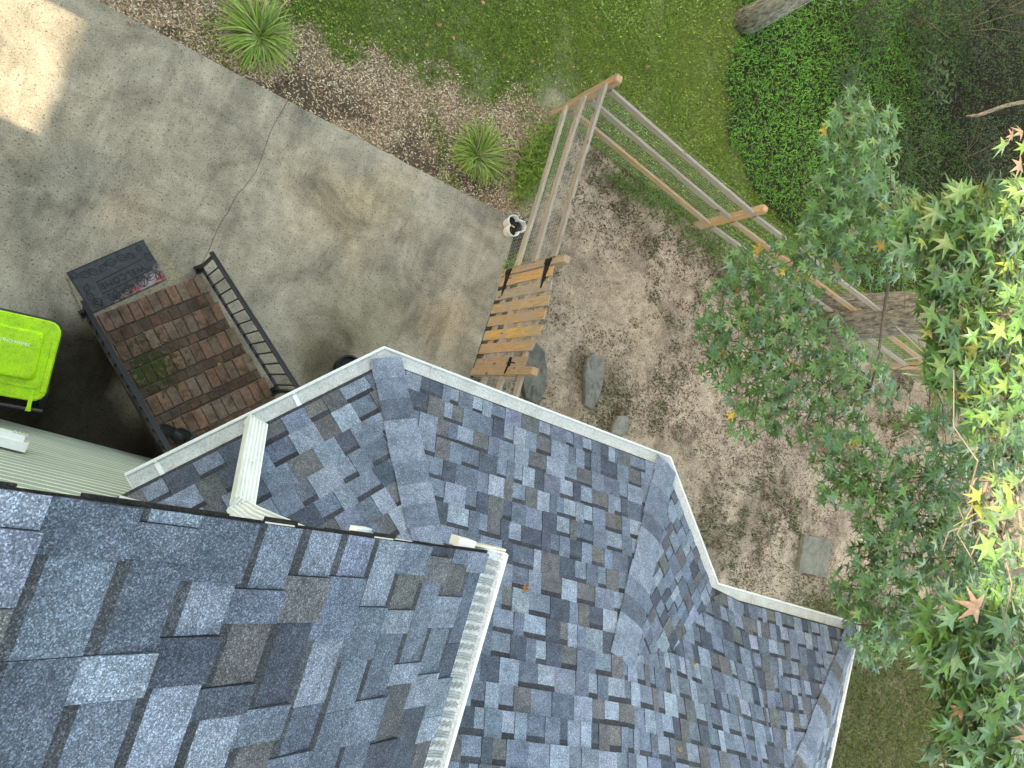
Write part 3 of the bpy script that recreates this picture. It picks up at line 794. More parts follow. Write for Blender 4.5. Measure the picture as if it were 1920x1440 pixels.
# --- downspout from the upper gutter, across the lower roof into the lower gutter
def pipe(path, w, h, ups, name, parent, ribs=5):
    m = MB(); pr = []
    for k in range(ribs*4+1):
        x = -w/2+w*k/(ribs*4); d = .014 if (k % 4 in (1, 2)) and 0 < k < ribs*4 else 0
        pr.append((x, h/2-d))
    pr += [(w/2+.006, h/2-.010), (w/2+.006, -h/2+.01), (w/2, -h/2), (-w/2, -h/2), (-w/2-.006, -h/2+.01), (-w/2-.006, h/2-.010)]
    K = len(pr); vs = []
    for i, p in enumerate(path):
        t = nrm(path[min(i+1, len(path)-1)]-path[max(i-1, 0)]); up = np.asarray(ups[i], float)
        sx = nrm(np.cross(t, up)); uy = np.cross(sx, t)
        vs += [p+sx*a+uy*c for a, c in pr]
    fs = [(i*K+k, i*K+(k+1) % K, (i+1)*K+(k+1) % K, (i+1)*K+k) for i in range(len(path)-1) for k in range(K)]
    fs += [tuple(range(K)), tuple(range((len(path)-1)*K, len(path)*K))[::-1]]
    m.add(vs, fs); return m.build(name, MAT['white'], parent)
q1 = ony(452, 962, WALL_Y+.14); 
q2 = at(481, 797, ZE+.065)
q0 = q1+A(.42, -.02, .80)
mid1 = q1+(q0-q1)*.10; mid2 = q1+(q2-q1)*.08
dpath = [q0, q1+(q0-q1)*.5, mid1, q1+A(-.012, .012, -.01), mid2, q1+(q2-q1)*.5, q2+(q1-q2)*.07, q2, q2+nrm(q2-q1)*.012+A(0, 0, -.05)]
upv = A(.1, .25, 1)
ds = pipe(dpath[:3], .105, .075, [A(-.6, .5, .6)]*3, 'downspout', house)
pipe(dpath[2:5], .107, .078, [A(-.6, .5, .6), A(-.3, .4, .8), upv], 'elbow', ds)
pipe(dpath[4:], .105, .075, [upv]*5, 'spout_pipe', ds)
m = MB(); e = nrm(q2-q1); sx = nrm(np.cross(e, upv)); m.box(q1+(q2-q1)*.5+nrm(np.cross(sx, e))*.042, e, sx, np.cross(e, sx), .010, .010, .008); m.build('screw', MAT['white'], ds)

# --- walls under the lower roof and the side wing added to shape the sun
def prism(name, pts, z0, z1, mat, parent):
    pts = ccw([np.asarray(p) for p in pts]); k = len(pts); m = MB()
    m.add([(p[0], p[1], z1) for p in pts]+[(p[0], p[1], z0) for p in pts], [tuple(range(k)), tuple(range(2*k-1, k-1, -1))]+[(i, k+i, k+(i+1) % k, (i+1) % k) for i in range(k)])
    return m.build(name, mat, parent)
prism('lower_wall', [A(XW, -.62), A(2.55, -.62), A(3.0, .25), A(4.0, .25), A(4.75, -.55), A(6.55, -.55), A(6.55, -4.2), A(XW, -4.2)], 0, ZE-.05, MAT['siding'], house)
# two-storey wing added out of view to block sun, passage lets one patch through
PY0, PY1, PH = 2.11, 3.36, 3.42
WX0, WX1 = -10.5, -7.0
def boxm(name, x0, x1, y0, y1, z0, z1, mat, parent):
    m = MB(); m.box(A((x0+x1)/2, (y0+y1)/2, (z0+z1)/2), A(1, 0, 0), A(0, 1, 0), A(0, 0, 1), x1-x0, y1-y0, z1-z0); return m.build(name, mat, parent)
added_wing = boxm('added_wing_wall', WX0, WX1, -.75, PY0, 0, 6.6, MAT['siding'], house)
boxm('added_wing_wall', WX0, WX1, PY1, 16, 0, 6.6, MAT['siding'], house)
boxm('added_wing_wall', WX0, WX1, PY0, PY1, PH, 6.6, MAT['siding'], house)
m = MB(); xm = (WX0+WX1)/2
m.add([(WX0-.3, -.6, 6.5), (xm, -.6, 10.85), (WX1+.3, -.6, 6.5), (WX0-.3, 16.3, 6.5), (xm, 16.3, 10.85), (WX1+.3, 16.3, 6.5)], [(0, 1, 2), (3, 5, 4), (0, 3, 4, 1), (1, 4, 5, 2), (0, 2, 5, 3)], (.12, .145, .19)); m.build('added_wing_roof', MAT['shingle'], house)

shade_chim = boxm('shade_chimney', -9.4, -8.3, -1.1, .22, 9.5, 13.2, MAT['brick'], house)  # unseen stack added to keep the sun off the lower right leaves
boxm('shade_chimney_cap', -9.48, -8.22, -1.18, .30, 13.2, 13.32, MAT['concrete'], shade_chim)

# ------------------------------------------------------------------ brick steps, set at 45 degrees to the house
U_ = A(SQ, SQ, 0); W_ = A(SQ, -SQ, 0); UPZ = A(0, 0, 1)
def st(u, w, z): return U_*u+W_*w+UPZ*z
STEP_W = [-.50, -.175, .115, .405, .69]; RISE = .15; Z0 = .13; SU0, SU1 = .300, 1.465
steps = empty('brick_steps', st(.88, .2, 0), 'worn mossy red brick steps climbing from the driveway to the door', 'steps')
ms = MB()
for k, w0 in enumerate(STEP_W):
    z = Z0+RISE*k; w1 = STEP_W[k+1]+.02 if k < 4 else 2.1
    ms.box(st((SU0+SU1)/2, (w0+w1)/2+.006, z/2-.006), U_, W_, UPZ, SU1-SU0-.012, w1-w0-.012, z-.012)
ms.build('mortar_core', MAT['mortar'], steps)
BC_ = [(.180, .104, .075), (.162, .098, .074), (.200, .115, .080), (.152, .106, .082), (.170, .118, .090), (.145, .084, .064)]
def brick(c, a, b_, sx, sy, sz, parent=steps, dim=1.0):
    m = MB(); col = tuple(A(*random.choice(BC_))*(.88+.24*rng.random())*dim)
    t = rng.normal(0, .010, 2); a2 = nrm(a+UPZ*t[0]); b2 = nrm(b_+UPZ*t[1])
    c = np.asarray(c)+UPZ*rng.normal(0, .0015); ch = .006
    ax, ay, az = a2*sx/2, b2*sy/2, UPZ*sz/2
    vs = [c+ax*i+ay*j-az for i, j in ((-1, -1), (1, -1), (1, 1), (-1, 1))]+[c+ax*i+ay*j+az-UPZ*ch for i, j in ((-1, -1), (1, -1), (1, 1), (-1, 1))]
    kx, ky = 1-2*ch/sx, 1-2*ch/sy
    vs += [c+ax*i*kx+ay*j*ky+az for i, j in ((-1, -1), (1, -1), (1, 1), (-1, 1))]
    m.add(vs, [(0, 1, 5, 4), (1, 2, 6, 5), (2, 3, 7, 6), (3, 0, 4, 7), (4, 5, 9, 8), (5, 6, 10, 9), (6, 7, 11, 10), (7, 4, 8, 11), (8, 9, 10, 11)], col)
    m.build('brick', MAT['brick'], parent)
for k, w0 in enumerate(STEP_W):
    z = Z0+RISE*k; w1 = STEP_W[k+1] if k < 4 else w0+.30
    nb = 12; bw = (SU1-SU0)/nb; dl = .198
    for i in range(nb):
        j = rng.normal(0, .003, 2)
        brick(st(SU0+bw*(i+.5)+j[0], w0+dl/2+j[1], z-.028), U_, W_, bw-.007, dl-.010, .060)
    d2 = w1-w0-dl+.0
    off = rng.random()*bw
    u = SU0-off
    while u < SU1-.03:
        a0, a1 = max(u, SU0), min(u+bw, SU1)
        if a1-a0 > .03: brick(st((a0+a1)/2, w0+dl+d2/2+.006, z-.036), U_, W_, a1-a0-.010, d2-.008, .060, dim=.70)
        u += bw
# landing behind the top step
for r in range(5):
    for i in range(12):
        brick(st(SU0+(SU1-SU0)/12*(i+.5), .69+.31+.1*r+.05, Z0+RISE*4-.03), U_, W_, (SU1-SU0)/12-.01, .09, .06)

# concrete pad at the foot of the steps
pad_pts = [at(126, 520)[:2], at(300, 447)[:2], at(352, 528)[:2], st(.30, -.49, 0)[:2]]
tag(slab('threshold_pad', ccw(pad_pts), .022, .06, MAT['concrete'], (.92, .92, .84)), kind='structure')

# handrails
def handrail(u, label):
    r = empty('handrail', st(u, -.55, 0), label, 'handrail', 'black handrails of the brick steps')
    zr = lambda w: .97+(w+.60)*RISE/.29
    wa, wb = -.60, .86
    m = MB()
    for du, hh, dz in ((0, .022, 0), (-.014, .010, .014), (.014, .010, .014)):
        m.beam(st(u+du, wa, zr(wa)+dz), st(u+du, wb, zr(wb)+dz), .040 if du == 0 else .012, hh)
    m.beam(st(u, wb, zr(wb)), st(u, wb+.8, zr(wb)+.02), .042, .026)
    m.build('top_rail', MAT['black'], r)
    m = MB(); m.beam(st(u, wa+.04, zr(wa+.04)-.82), st(u, wb, zr(wb)-.82), .030, .022); m.build('bottom_rail', MAT['black'], r)
    for w_, zb_ in ((-.56, 0.0), (wb, Z0+RISE*4-.01)):
        m = MB(); m.beam(st(u, w_, zb_), st(u, w_, zr(w_)), .030, .030, up=W_); m.box(st(u, w_, zb_+.012), U_, W_, UPZ, .085, .085, .024); m.build('newel_post', MAT['black'], r)
    m = MB(); m.ball(st(u, -.565, .05), .034, nu=10, nv=6); m.build('foot_knob', MAT['black'], r, smooth=True)
    w_ = -.45
    while w_ < wb-.05:
        m = MB(); m.beam(st(u, w_, zr(w_)-.82), st(u, w_, zr(w_)), .013, .013, up=W_); m.build('baluster', MAT['black'], r); w_ += .113
    return r
handrail(1.490, 'black metal handrail on the driveway side of the brick steps')
handrail(.318, 'black metal handrail beside the green bin side of the steps')

# black clogs on the top step
def clog(u, w, ang, label):
    c = st(u, w, Z0+RISE*4+.004); r = empty('clog', c, label, 'shoe', 'pair of black clogs')
    f = W_*math.cos(ang)+U_*math.sin(ang); s_ = np.cross(f, UPZ)
    def ring(t, wd, h, z):
        return [c-f*t*-1*1.0+s_*wd*math.cos(q)+UPZ*(z+h*max(0, math.sin(q))) for q in np.linspace(0, math.pi, 9)]
    # sole
    m = MB(); out = []
    for q in np.linspace(0, 2*math.pi, 20, endpoint=False):
        wd = .052 if math.cos(q) > 0 else .042
        out.append((math.cos(q)*.135, math.sin(q)*wd))
    vs = [c+f*x+s_*y for x, y in out]+[c+f*x*1.02+s_*y*1.04+UPZ*.03 for x, y in out]
    m.add(vs, [tuple(range(20))[::-1], tuple(range(20, 40))]+[(i, (i+1) % 20, 20+(i+1) % 20, 20+i) for i in range(20)]); m.build('sole', MAT['rubber'], r)
    m = MB(); vs = []; prof = [(.0, .046, .068), (.03, .052, .066), (.07, .054, .056), (.105, .046, .042), (.128, .026, .024), (.137, .004, .004)]
    for x, wd, h in prof:
        for q in np.linspace(0, math.pi, 9): vs.append(c+f*x+s_*wd*math.cos(q)+UPZ*(.028+h*math.sin(q)))
    m.add(vs, [(i*9+k, i*9+k+1, i*9+10+k, i*9+9+k) for i in range(5) for k in range(8)]); up_ = m.build('upper', MAT['rubber'], r, smooth=True)
    for i in range(8):
        x, q = random.choice((.05, .075, .1)), math.pi*(.2+.6*rng.random()); m = MB()
        p = c+f*x+s_*.05*math.cos(q)+UPZ*(.03+.058*math.sin(q)); m.ball(p, .006, nu=6, nv=3); m.build('vent_hole', MAT['darkfill'], up_)
    m = MB(); pts = [c+f*(-.02-.11*math.sin(q))+s_*.047*math.cos(q)+UPZ*.055 for q in np.linspace(0, math.pi, 12)]
    m.tube(pts, .008, 6); m.build('heel_strap', MAT['rubber'], r, smooth=True)
clog(.455, .80, .42, 'black clog lying nearer the top stair edge by the handrail')
clog(.555, .905, .30, 'black clog set further in, partly under the porch gutter')

# ------------------------------------------------------------------ welcome mat
mc = np.mean([at(*q, .03) for q in ((122, 513), (268, 450), (312, 524), (177, 585))], axis=0)
mr = nrm(at(268, 450)-at(122, 513)); mr[2] = 0; mu = A(mr[1], -mr[0], 0)       # mr: along the mat, mu: towards the steps
ML, MW = .775, .45
wm = empty('door_mat', (mc[0], mc[1], .022), 'black rubber welcome mat with floral relief and faded red corner', 'mat')
def mt(x, y, z): return A(mc[0], mc[1], .024+z)+mr*x+mu*y
# local mat coords for the paint: loc.x from right end, loc.y across towards the steps
m = MB(); out = [(-ML/2, -MW/2), (ML/2, -MW/2), (ML/2, MW/2), (-ML/2, MW/2)]
vs = [mt(x, y, 0) for x, y in out]+[mt(x*.995, y*.99, .010) for x, y in out]
ls = [((ML/2-x)*1.0, y, 0) for x, y in out]*2
m.add(vs, [(3, 2, 1, 0), (4, 5, 6, 7)]+[(i, (i+1) % 4, 4+(i+1) % 4, 4+i) for i in range(4)], loc=ls); m.build('mat_base', MAT['mat'], wm)
def relief(name, pts, w=.0055, closed=False):
    m = MB(); pts = list(pts)+([pts[0]] if closed else [])
    m.tube([mt(x, y, .011) for x, y in pts], w*.75, 5); m.build(name, MAT['rubber'], wm)
relief('panel_border', [(-.20, -.03), (.27, -.055), (.28, .075), (-.21, .095)], .005, True)
relief('rim', [(-ML/2+.008, -MW/2+.008), (ML/2-.008, -MW/2+.008), (ML/2-.008, MW/2-.008), (-ML/2+.008, MW/2-.008)], .004, True)
def leafshape(cx, cy, ang, L, wd): 
    t = np.linspace(0, 1, 8); up = [(L*q, wd*math.sin(math.pi*q)) for q in t]; dn = [(L*q, -wd*math.sin(math.pi*q)) for q in t[::-1][1:-1]]
    ca, sa = math.cos(ang), math.sin(ang); return [(cx+x*ca-y*sa, cy+x*sa+y*ca) for x, y in up+dn]
for (cx, cy, ang, L, wd) in ((-.30, -.16, .4, .10, .03), (-.20, -.17, 1.0, .09, .03), (-.12, -.10, -.6, .10, .028), (-.05, -.16, .2, .12, .035), (.08, -.17, .5, .10, .03), (.18, -.16, .9, .08, .025), (.33, -.10, 1.3, .10, .03),
        (.02, .20, -.9, .09, .03), (.02, .20, -1.6, .10, .032), (.02, .20, -2.3, .09, .03), (.16, .20, -1.1, .11, .03), (.16, .20, -1.7, .12, .033), (.22, .16, -.4, .11, .03), (-.12, .20, -.5, .10, .03), (-.12, .20, -1.3, .10, .03), (-.12, .20, -2.2, .10, .03),
        (-.30, .10, 1.2, .09, .03), (-.33, .02, 1.4, .10, .03), (-.28, -.05, 2.2, .08, .025), (-.27, .20, -2.4, .10, .03), (.30, .19, -.7, .07, .022), (.32, .12, .3, .05, .02)):
    relief('leaf_relief', leafshape(cx, cy, ang, L, wd), .0042, True)
    relief('leaf_relief', [(cx, cy), (cx+L*.9*math.cos(ang), cy+L*.9*math.sin(ang))], .0028)
for (cx, cy) in ((.31, -.16), (.33, .07), (-.34, -.17)):
    relief('flower_relief', [(cx+(.026+.010*math.cos(5*q))*math.cos(q), cy+(.026+.010*math.cos(5*q))*math.sin(q)) for q in np.linspace(0, 2*math.pi, 25)[:-1]], .0042, True)
def text_part(body, size, origin, right, up, mat, parent, name, ext=.002, spacing=1.0):
    cu = bpy.data.curves.new(name, 'FONT'); cu.body = body; cu.size = size; cu.extrude = ext; cu.align_x = 'CENTER'; cu.align_y = 'CENTER'; cu.space_character = spacing
    tmp = bpy.data.objects.new('tmp', cu); COL.objects.link(tmp); dg = bpy.context.evaluated_depsgraph_get(); dg.update()
    me = bpy.data.meshes.new_from_object(tmp.evaluated_get(dg)); bpy.data.objects.remove(tmp); me.name = name
    right = nrm(right); up = nrm(up); nz = np.cross(right, up); co = np.zeros(len(me.vertices)*3); me.vertices.foreach_get('co', co); co = co.reshape(-1, 3)
    wv_ = np.asarray(origin)[None]+co[:, :1]*right+co[:, 1:2]*up+co[:, 2:]*nz
    me.vertices.foreach_set('co', wv_.astype(np.float32).ravel()); me.materials.clear(); me.materials.append(mat); me.update()
    o = bpy.data.objects.new(name, me); COL.objects.link(o); o.parent = parent; o.matrix_parent_inverse = Matrix.Translation(-_worldloc(parent)); return o
text_part('WELCOME', .088, mt(.035, .024, .011), -mr, mu, MAT['rubber'], wm, 'lettering', .003, 1.12)

# ------------------------------------------------------------------ trash bin
bz = 1.04
fr = at(118, 618, bz); ang = math.radians(6.5); bx = A(math.cos(ang), math.sin(ang), 0); by = A(-math.sin(ang), math.cos(ang), 0)
BW, BD = .66, .74
b0 = at(122, 606, bz)-bx*BW-by*BD; b0[2] = 0                      # rear left corner
bin_ = empty('trash_bin', b0+bx*BW/2+by*BD/2, 'lime green lidded wheeled trash bin standing against the sided wall', 'trash bin')
def bp(x, y, z): return b0+bx*x+by*y+UPZ*z
def rrect(x0, x1, y0, y1, r, n=5):
    out = []
    for cx, cy, a0 in ((x1-r, y1-r, 0), (x0+r, y1-r, 90), (x0+r, y0+r, 180), (x1-r, y0+r, 270)):
        for k in range(n): q = math.radians(a0+90*k/(n-1)); out.append((cx+r*math.cos(q), cy+r*math.sin(q)))
    return out
def loft(mb, rings, capb=True, capt=True):
    n = len(rings[0]); b_ = [p for r in rings for p in r]; fs = []
    for i in range(len(rings)-1): fs += [(i*n+k, i*n+(k+1) % n, (i+1)*n+(k+1) % n, (i+1)*n+k) for k in range(n)]
    if capb: fs.append(tuple(range(n))[::-1])
    if capt: fs.append(tuple((len(rings)-1)*n+k for k in range(n)))
    mb.add(b_, fs)
m = MB(); loft(m, [[bp(x, y, z) for x, y in rrect(.06+t, BW-.06-t, .10+t, BD-.08-t, .07)] for t, z in ((.05, .03), (.0, .95))]); m.build('body', MAT['bin'], bin_, smooth=False)
m = MB(); loft(m, [[bp(x, y, z) for x, y in rrect(.0, BW, .06, BD+.012, .09)] for z in (.94, .985)]); m.build('rim', MAT['bin'], bin_)
m = MB()
loft(m, [[bp(x, y, z) for x, y in rrect(t, BW-t, .03+t, BD-t, .10)] for t, z in ((.008, .982), (.008, 1.012), (.018, 1.024))], True, True)
lid = m.build('lid', MAT['lid'], bin_)
m = MB(); loft(m, [[bp(x, y, z) for x, y in rrect(.075+t, BW-.115+t*-1, .20+t, BD-.115-t, .045)] for t, z in ((0, 1.022), (.012, 1.052), (.022, 1.060))], False, True); m.build('lid_panel', MAT['lid'], lid)
for x in (BW-.035, .035):
    m = MB(); loft(m, [[bp(xx, y, z) for xx, y in rrect(x-.024+t, x+.024-t, .12+t, BD-.17-t, .012)] for t, z in ((0, 1.022), (.006, 1.036))], False, True); m.build('lid_rib', MAT['lid'], lid)
m = MB(); m.box(bp(BW/2, .155, 1.028), bx, by, UPZ, BW-.16, .018, .014); m.build('lid_rib', MAT['lid'], lid)
for x in (.115, BW-.105):
    m = MB(); m.box(bp(x, .055, 1.024), bx, by, UPZ, .030, .17, .026); m.box(bp(x, -.035, 1.010), bx, by, UPZ, .038, .028, .038); m.build('hinge_arm', MAT['lid'], lid)
m = MB(); m.tube([bp(-.0, -.03, 1.0), bp(BW, -.03, 1.0)], .013, 8); m.build('handle_bar', MAT['bin'], bin_)
for x in (.04, BW-.04):
    m = MB(); m.tube([bp(x-.03, .06, .12), bp(x+.03, .06, .12)], .12, 16); m.build('wheel', MAT['rubber'], bin_)
text_part('TRASH ONLY', .038, at(27, 640, 1.0605), -bx, -by, MAT['pot'], lid, 'lettering', .0006)

# ------------------------------------------------------------------ fences and gate
WD = dict(new=(.36, .255, .165), warm=(.385, .240, .135), grey=(.300, .250, .205), pink=(.37, .295, .235), dark=(.15, .10, .065), orange=(.43, .255, .125), pale=(.42, .35, .265), gold=(.44, .285, .12), brown=(.31, .20, .125))
def post(x, y, h, col, parent, s=.095, az=0.0):
    m = MB(); ax = A(math.cos(az), math.sin(az), 0); ay = A(-math.sin(az), math.cos(az), 0); c = A(x, y, 0); off = rng.random(3)*9; vs = []; ls = []
    for z, k in ((-.05, 1), (h-.02, 1), (h, .82)):
        for i, j in ((-1, -1), (1, -1), (1, 1), (-1, 1)): vs.append(c+ax*i*s/2*k+ay*j*s/2*k+UPZ*z); ls.append(A(z, i*s/2, j*s/2)+off)
    m.add(vs, [(r*4+k, r*4+(k+1) % 4, r*4+4+(k+1) % 4, r*4+4+k) for r in range(2) for k in range(4)]+[(8, 9, 10, 11)], [col]*8+[tuple(A(*col)*1.15)], ls)
    return m.build('post', MAT['wood'], parent)
def rail(p, q, col, parent, w=.038, h=.089, name='rail'):
    m = MB(); p, q = A(*p), A(*q); d = q-p; L = np.linalg.norm(d); a = d/L; s_ = nrm(np.cross(UPZ, a)); off = rng.random(3)*9; n = 8; vs = []; ls = []
    bow = rng.normal(0, .008)
    for i in range(n+1):
        t = i/n; c = p+d*t+s_*bow*math.sin(math.pi*t)
        for y, z in ((-1, -1), (1, -1), (1, 1), (-1, 1)): vs.append(c+s_*y*w/2+UPZ*z*h/2); ls.append(A(L*t, y*w/2, z*h/2)+off)
    fs = [(i*4+k, i*4+(k+1) % 4, i*4+4+(k+1) % 4, i*4+4+k) for i in range(n) for k in range(4)]+[(3, 2, 1, 0), (n*4, n*4+1, n*4+2, n*4+3)]
    m.add(vs, fs, col, ls); return m.build(name, MAT['wood'], parent)
def mesh_wire(p, q, z0, z1, parent, dx=.05, dz=.05, r=.0011):
    m = MB(); p, q = A(*p, 0), A(*q, 0); d = q-p; L = np.linalg.norm(d); d /= L
    k = 0
    while k*dx < L:
        w_ = rng.normal(0, .004); m.tube([p+d*(k*dx)+UPZ*z0, p+d*(k*dx+w_)+UPZ*((z0+z1)/2), p+d*(k*dx)+UPZ*z1], r, 3, cap=False); k += 1
    z = z0
    while z <= z1:
        m.tube([p+UPZ*z, (p+q)/2+UPZ*(z+rng.normal(0, .004)), q+UPZ*z], r, 3, cap=False); z += dz
    return tag(m.build('wire_mesh', MAT['wire'], parent), kind='stuff')
PC = A(4.11, 5.20); PG = A(4.10, 2.852); PL = A(4.10, 1.495); P3 = A(6.95, 4.86); P4 = A(12.35, 4.50)
f1 = empty('wire_fence', (4.1, 4.0, 0), 'rail and wire fence along the mulch bed beside the driveway edge', 'fence', 'wood rail and wire fences')
post(*PC, 1.42, WD['warm'], f1); post(*PG, 1.45, WD['new'], f1)
for z, c in ((.37, 'pale'), (.78, 'pink'), (1.22, 'grey')): rail((4.055, PG[1]+.04, z), (4.055, PC[1]-.035, z), WD[c], f1)
mesh_wire((4.028, 2.90), (4.028, 5.16), .02, 1.24, f1)
f2 = empty('wire_fence', (5.5, 5.0, 0), 'rail and wire fence running from the corner post towards the trees', 'fence', 'wood rail and wire fences')
post(*P3, 1.36, WD['orange'], f2, az=-.12)
for z, c, dz in ((.34, 'warm', .02), (.76, 'grey', .02), (1.17, 'grey', .0)): rail((PC[0]+.05, PC[1]-.05, z+dz+.02), (P3[0]-.045, P3[1]-.045, z), WD[c], f2)
mesh_wire((4.2, 5.20), (6.95, 4.91), .02, 1.2, f2, .05, .05)
f3 = empty('wire_fence', (9.6, 4.7, 0), 'rail fence passing under the sweetgum leaves beside the thick trunk', 'fence', 'wood rail and wire fences')
for z, c in ((.32, 'grey'), (.74, 'warm'), (1.14, 'grey')): rail((P3[0]+.05, P3[1]-.05, z), (P4[0]-.05, P4[1]-.03, z), WD[c], f3)
post(*P4, 1.25, WD['orange'], f3, .10, -.06)
mesh_wire((7.0, 4.90), (12.3, 4.56), .02, 1.15, f3, .10, .10)
f3b = empty('board_fence', (14.5, 4.4, 0), 'dark weathered plank fence beyond the orange post under the tree', 'fence')
for k in range(4): rail((P4[0]+.05, P4[1]+.02, .22+.28*k), (18.5, 4.25, .22+.28*k), WD['dark'], f3b, .03, .20, 'plank')
post(15.4, 4.38, 1.2, WD['dark'], f3b); post(18.5, 4.25, 1.2, WD['dark'], f3b)
f4 = empty('wire_fence', (4.1, .8, 0), 'short rail and wire fence between the gate latch post and the house', 'fence', 'wood rail and wire fences')
post(*PL, 1.47, WD['warm'], f4)
for z, c in ((.34, 'pink'), (.76, 'pink'), (1.20, 'pink')): rail((4.10, PL[1]-.05, z), (4.10, .27, z), WD[c], f4)
mesh_wire((4.055, 1.45), (4.055, .30), .02, 1.25, f4, .05, .10)
gate = empty('gate', (4.09, 2.2, 0), 'arched wooden picket gate with black strap hinges at the driveway edge', 'gate')
ysb = [2.715, 2.528, 2.342, 2.170, 1.975, 1.797, 1.600]; hts = [1.275, 1.335, 1.385, 1.395, 1.40, 1.345, 1.28]
GC = ['orange', 'grey', 'new', 'warm', 'gold', 'warm', 'brown']
for i, (y, h) in enumerate(zip(ysb, hts)):
    m = MB(); off = rng.random(3)*9; col = WD[GC[i]]; vs = []; ls = []; wd = .128
    sl = (hts[min(i+1, 6)]-hts[max(i-1, 0)])/2*.6
    for xx in (4.052, 4.070):
        for yy_, zz in ((y+wd/2, .045), (y-wd/2, .045), (y-wd/2, h+sl*.5), (y+wd/2, h-sl*.5)): vs.append((xx, yy_, zz)); ls.append(A(zz, yy_, xx)+off)
    m.add(vs, [(0, 1, 2, 3), (7, 6, 5, 4), (0, 4, 5, 1), (1, 5, 6, 2), (2, 6, 7, 3), (3, 7, 4, 0)], tuple(A(*col)*1.1), ls); m.build('picket', MAT['wood'], gate)
for z in (.20, .55, .83, 1.16): rail((4.09, ysb[0]+.06, z), (4.09, ysb[-1]-.06, z), WD['pink'], gate, .036, .085, 'gate_rail')
m = MB(); m.beam(A(4.094, ysb[-1], .30), A(4.094, ysb[0], 1.08), .03, .085, up=(1, 0, 0), col=WD['pink']); m.build('brace', MAT['wood'], gate)
for z in (.20, 1.13):
    m = MB(); m.add([(4.046, PG[1]-.03, z-.055), (4.046, PG[1]-.03, z+.055), (4.046, PG[1]-.085, z+.05), (4.046, PG[1]-.34, z+.012), (4.046, PG[1]-.34, z-.012), (4.046, PG[1]-.085, z-.05)]+
        [(4.052, PG[1]-.03, z-.055), (4.052, PG[1]-.03, z+.055), (4.052, PG[1]-.085, z+.05), (4.052, PG[1]-.34, z+.012), (4.052, PG[1]-.34, z-.012), (4.052, PG[1]-.085, z-.05)], [(0, 1, 2, 3, 4, 5), (11, 10, 9, 8, 7, 6)]+[(i, 6+i, 6+(i+1) % 6, (i+1) % 6) for i in range(6)])
    m.box(A(4.046, PG[1]+.005, z), A(0, 1, 0), A(1, 0, 0), UPZ, .05, .012, .13); m.tube([A(4.04, PG[1]-.03, z-.06), A(4.04, PG[1]-.03, z+.06)], .010, 6); m.build('strap_hinge', MAT['black'], gate)
m = MB(); m.box(A(4.044, 1.60, .93), A(0, 1, 0), UPZ, A(1, 0, 0), .10, .05, .012); m.beam(A(4.038, 1.66, .95), A(4.038, 1.46, .90), .012, .014); m.tube([A(4.04, 1.585, .88), A(4.02, 1.585, .96), A(4.02, 1.585, 1.02), A(4.04, 1.585, 1.06)], .008, 6); m.build('latch', MAT['black'], gate)

# ------------------------------------------------------------------ three-lobed white planter
pc = at(966, 424, .16)
pl = empty('planter', (pc[0], pc[1], 0), 'white three-lobed planter pot with dark soil at the driveway corner', 'planter')
def tref(r, z, k=1.0):
    out = []
    for q in np.linspace(0, 2*math.pi, 60, endpoint=False):
        best = 0
        for i in range(3):
            a0 = math.radians(20+120*i); cx, cy, rr = .068*k*math.cos(a0), .068*k*math.sin(a0), .078*r
            B = cx*math.cos(q)+cy*math.sin(q); D = B*B-(cx*cx+cy*cy-rr*rr)
            if D >= 0: best = max(best, B+math.sqrt(D))
        out.append(A(pc[0]+best*math.cos(q), pc[1]+best*math.sin(q), z))
    return out
m = MB(); loft(m, [tref(.80, .0, .85), tref(1.0, .175), tref(1.04, .182), tref(1.04, .195), tref(.93, .195), tref(.88, .10)], True, False); m.build('pot_wall', MAT['pot'], pl, smooth=False)
m = MB(); m.add(tref(.90, .105), [tuple(range(60))], (.030, .020, .016)); m.build('soil', MAT['litter'], pl)
m = MB()
for i in range(26):
    q = rng.random()*6.28; r_ = .10*math.sqrt(rng.random()); c = A(pc[0]+r_*math.cos(q), pc[1]+r_*math.sin(q), .112+.01*rng.random()); d = nrm(A(*rng.normal(0, 1, 2), .2))
    m.box(c, d, nrm(np.cross(UPZ, d)), UPZ, .02+.02*rng.random(), .010, .004, random.choice([(.06, .03, .02), (.11, .06, .04), (.03, .02, .015)]))
m.box(A(pc[0]-.01, pc[1]+.0, .12), nrm(A(1, -.1, 0)), nrm(A(.1, 1, 0)), UPZ, .05, .018, .005, (.62, .55, .42)); tag(m.build('bark_bits', MAT['litter'], pl), kind='stuff')

# dark nursery pot half hidden beneath the porch gutter
dp = at(652, 690, .2)
m = MB(); 
def ringc(c, r, z, n=20): return [A(c[0]+r*math.cos(q), c[1]+r*math.sin(q), z) for q in np.linspace(0, 2*math.pi, n, endpoint=False)]
loft(m, [ringc(dp, .11, 0), ringc(dp, .14, .22), ringc(dp, .15, .22), ringc(dp, .15, .245), ringc(dp, .13, .245), ringc(dp, .12, .18)], True, True)
tag(m.build('nursery_pot', MAT['rubber']), 'black round pot half hidden by the porch gutter corner', 'pot')

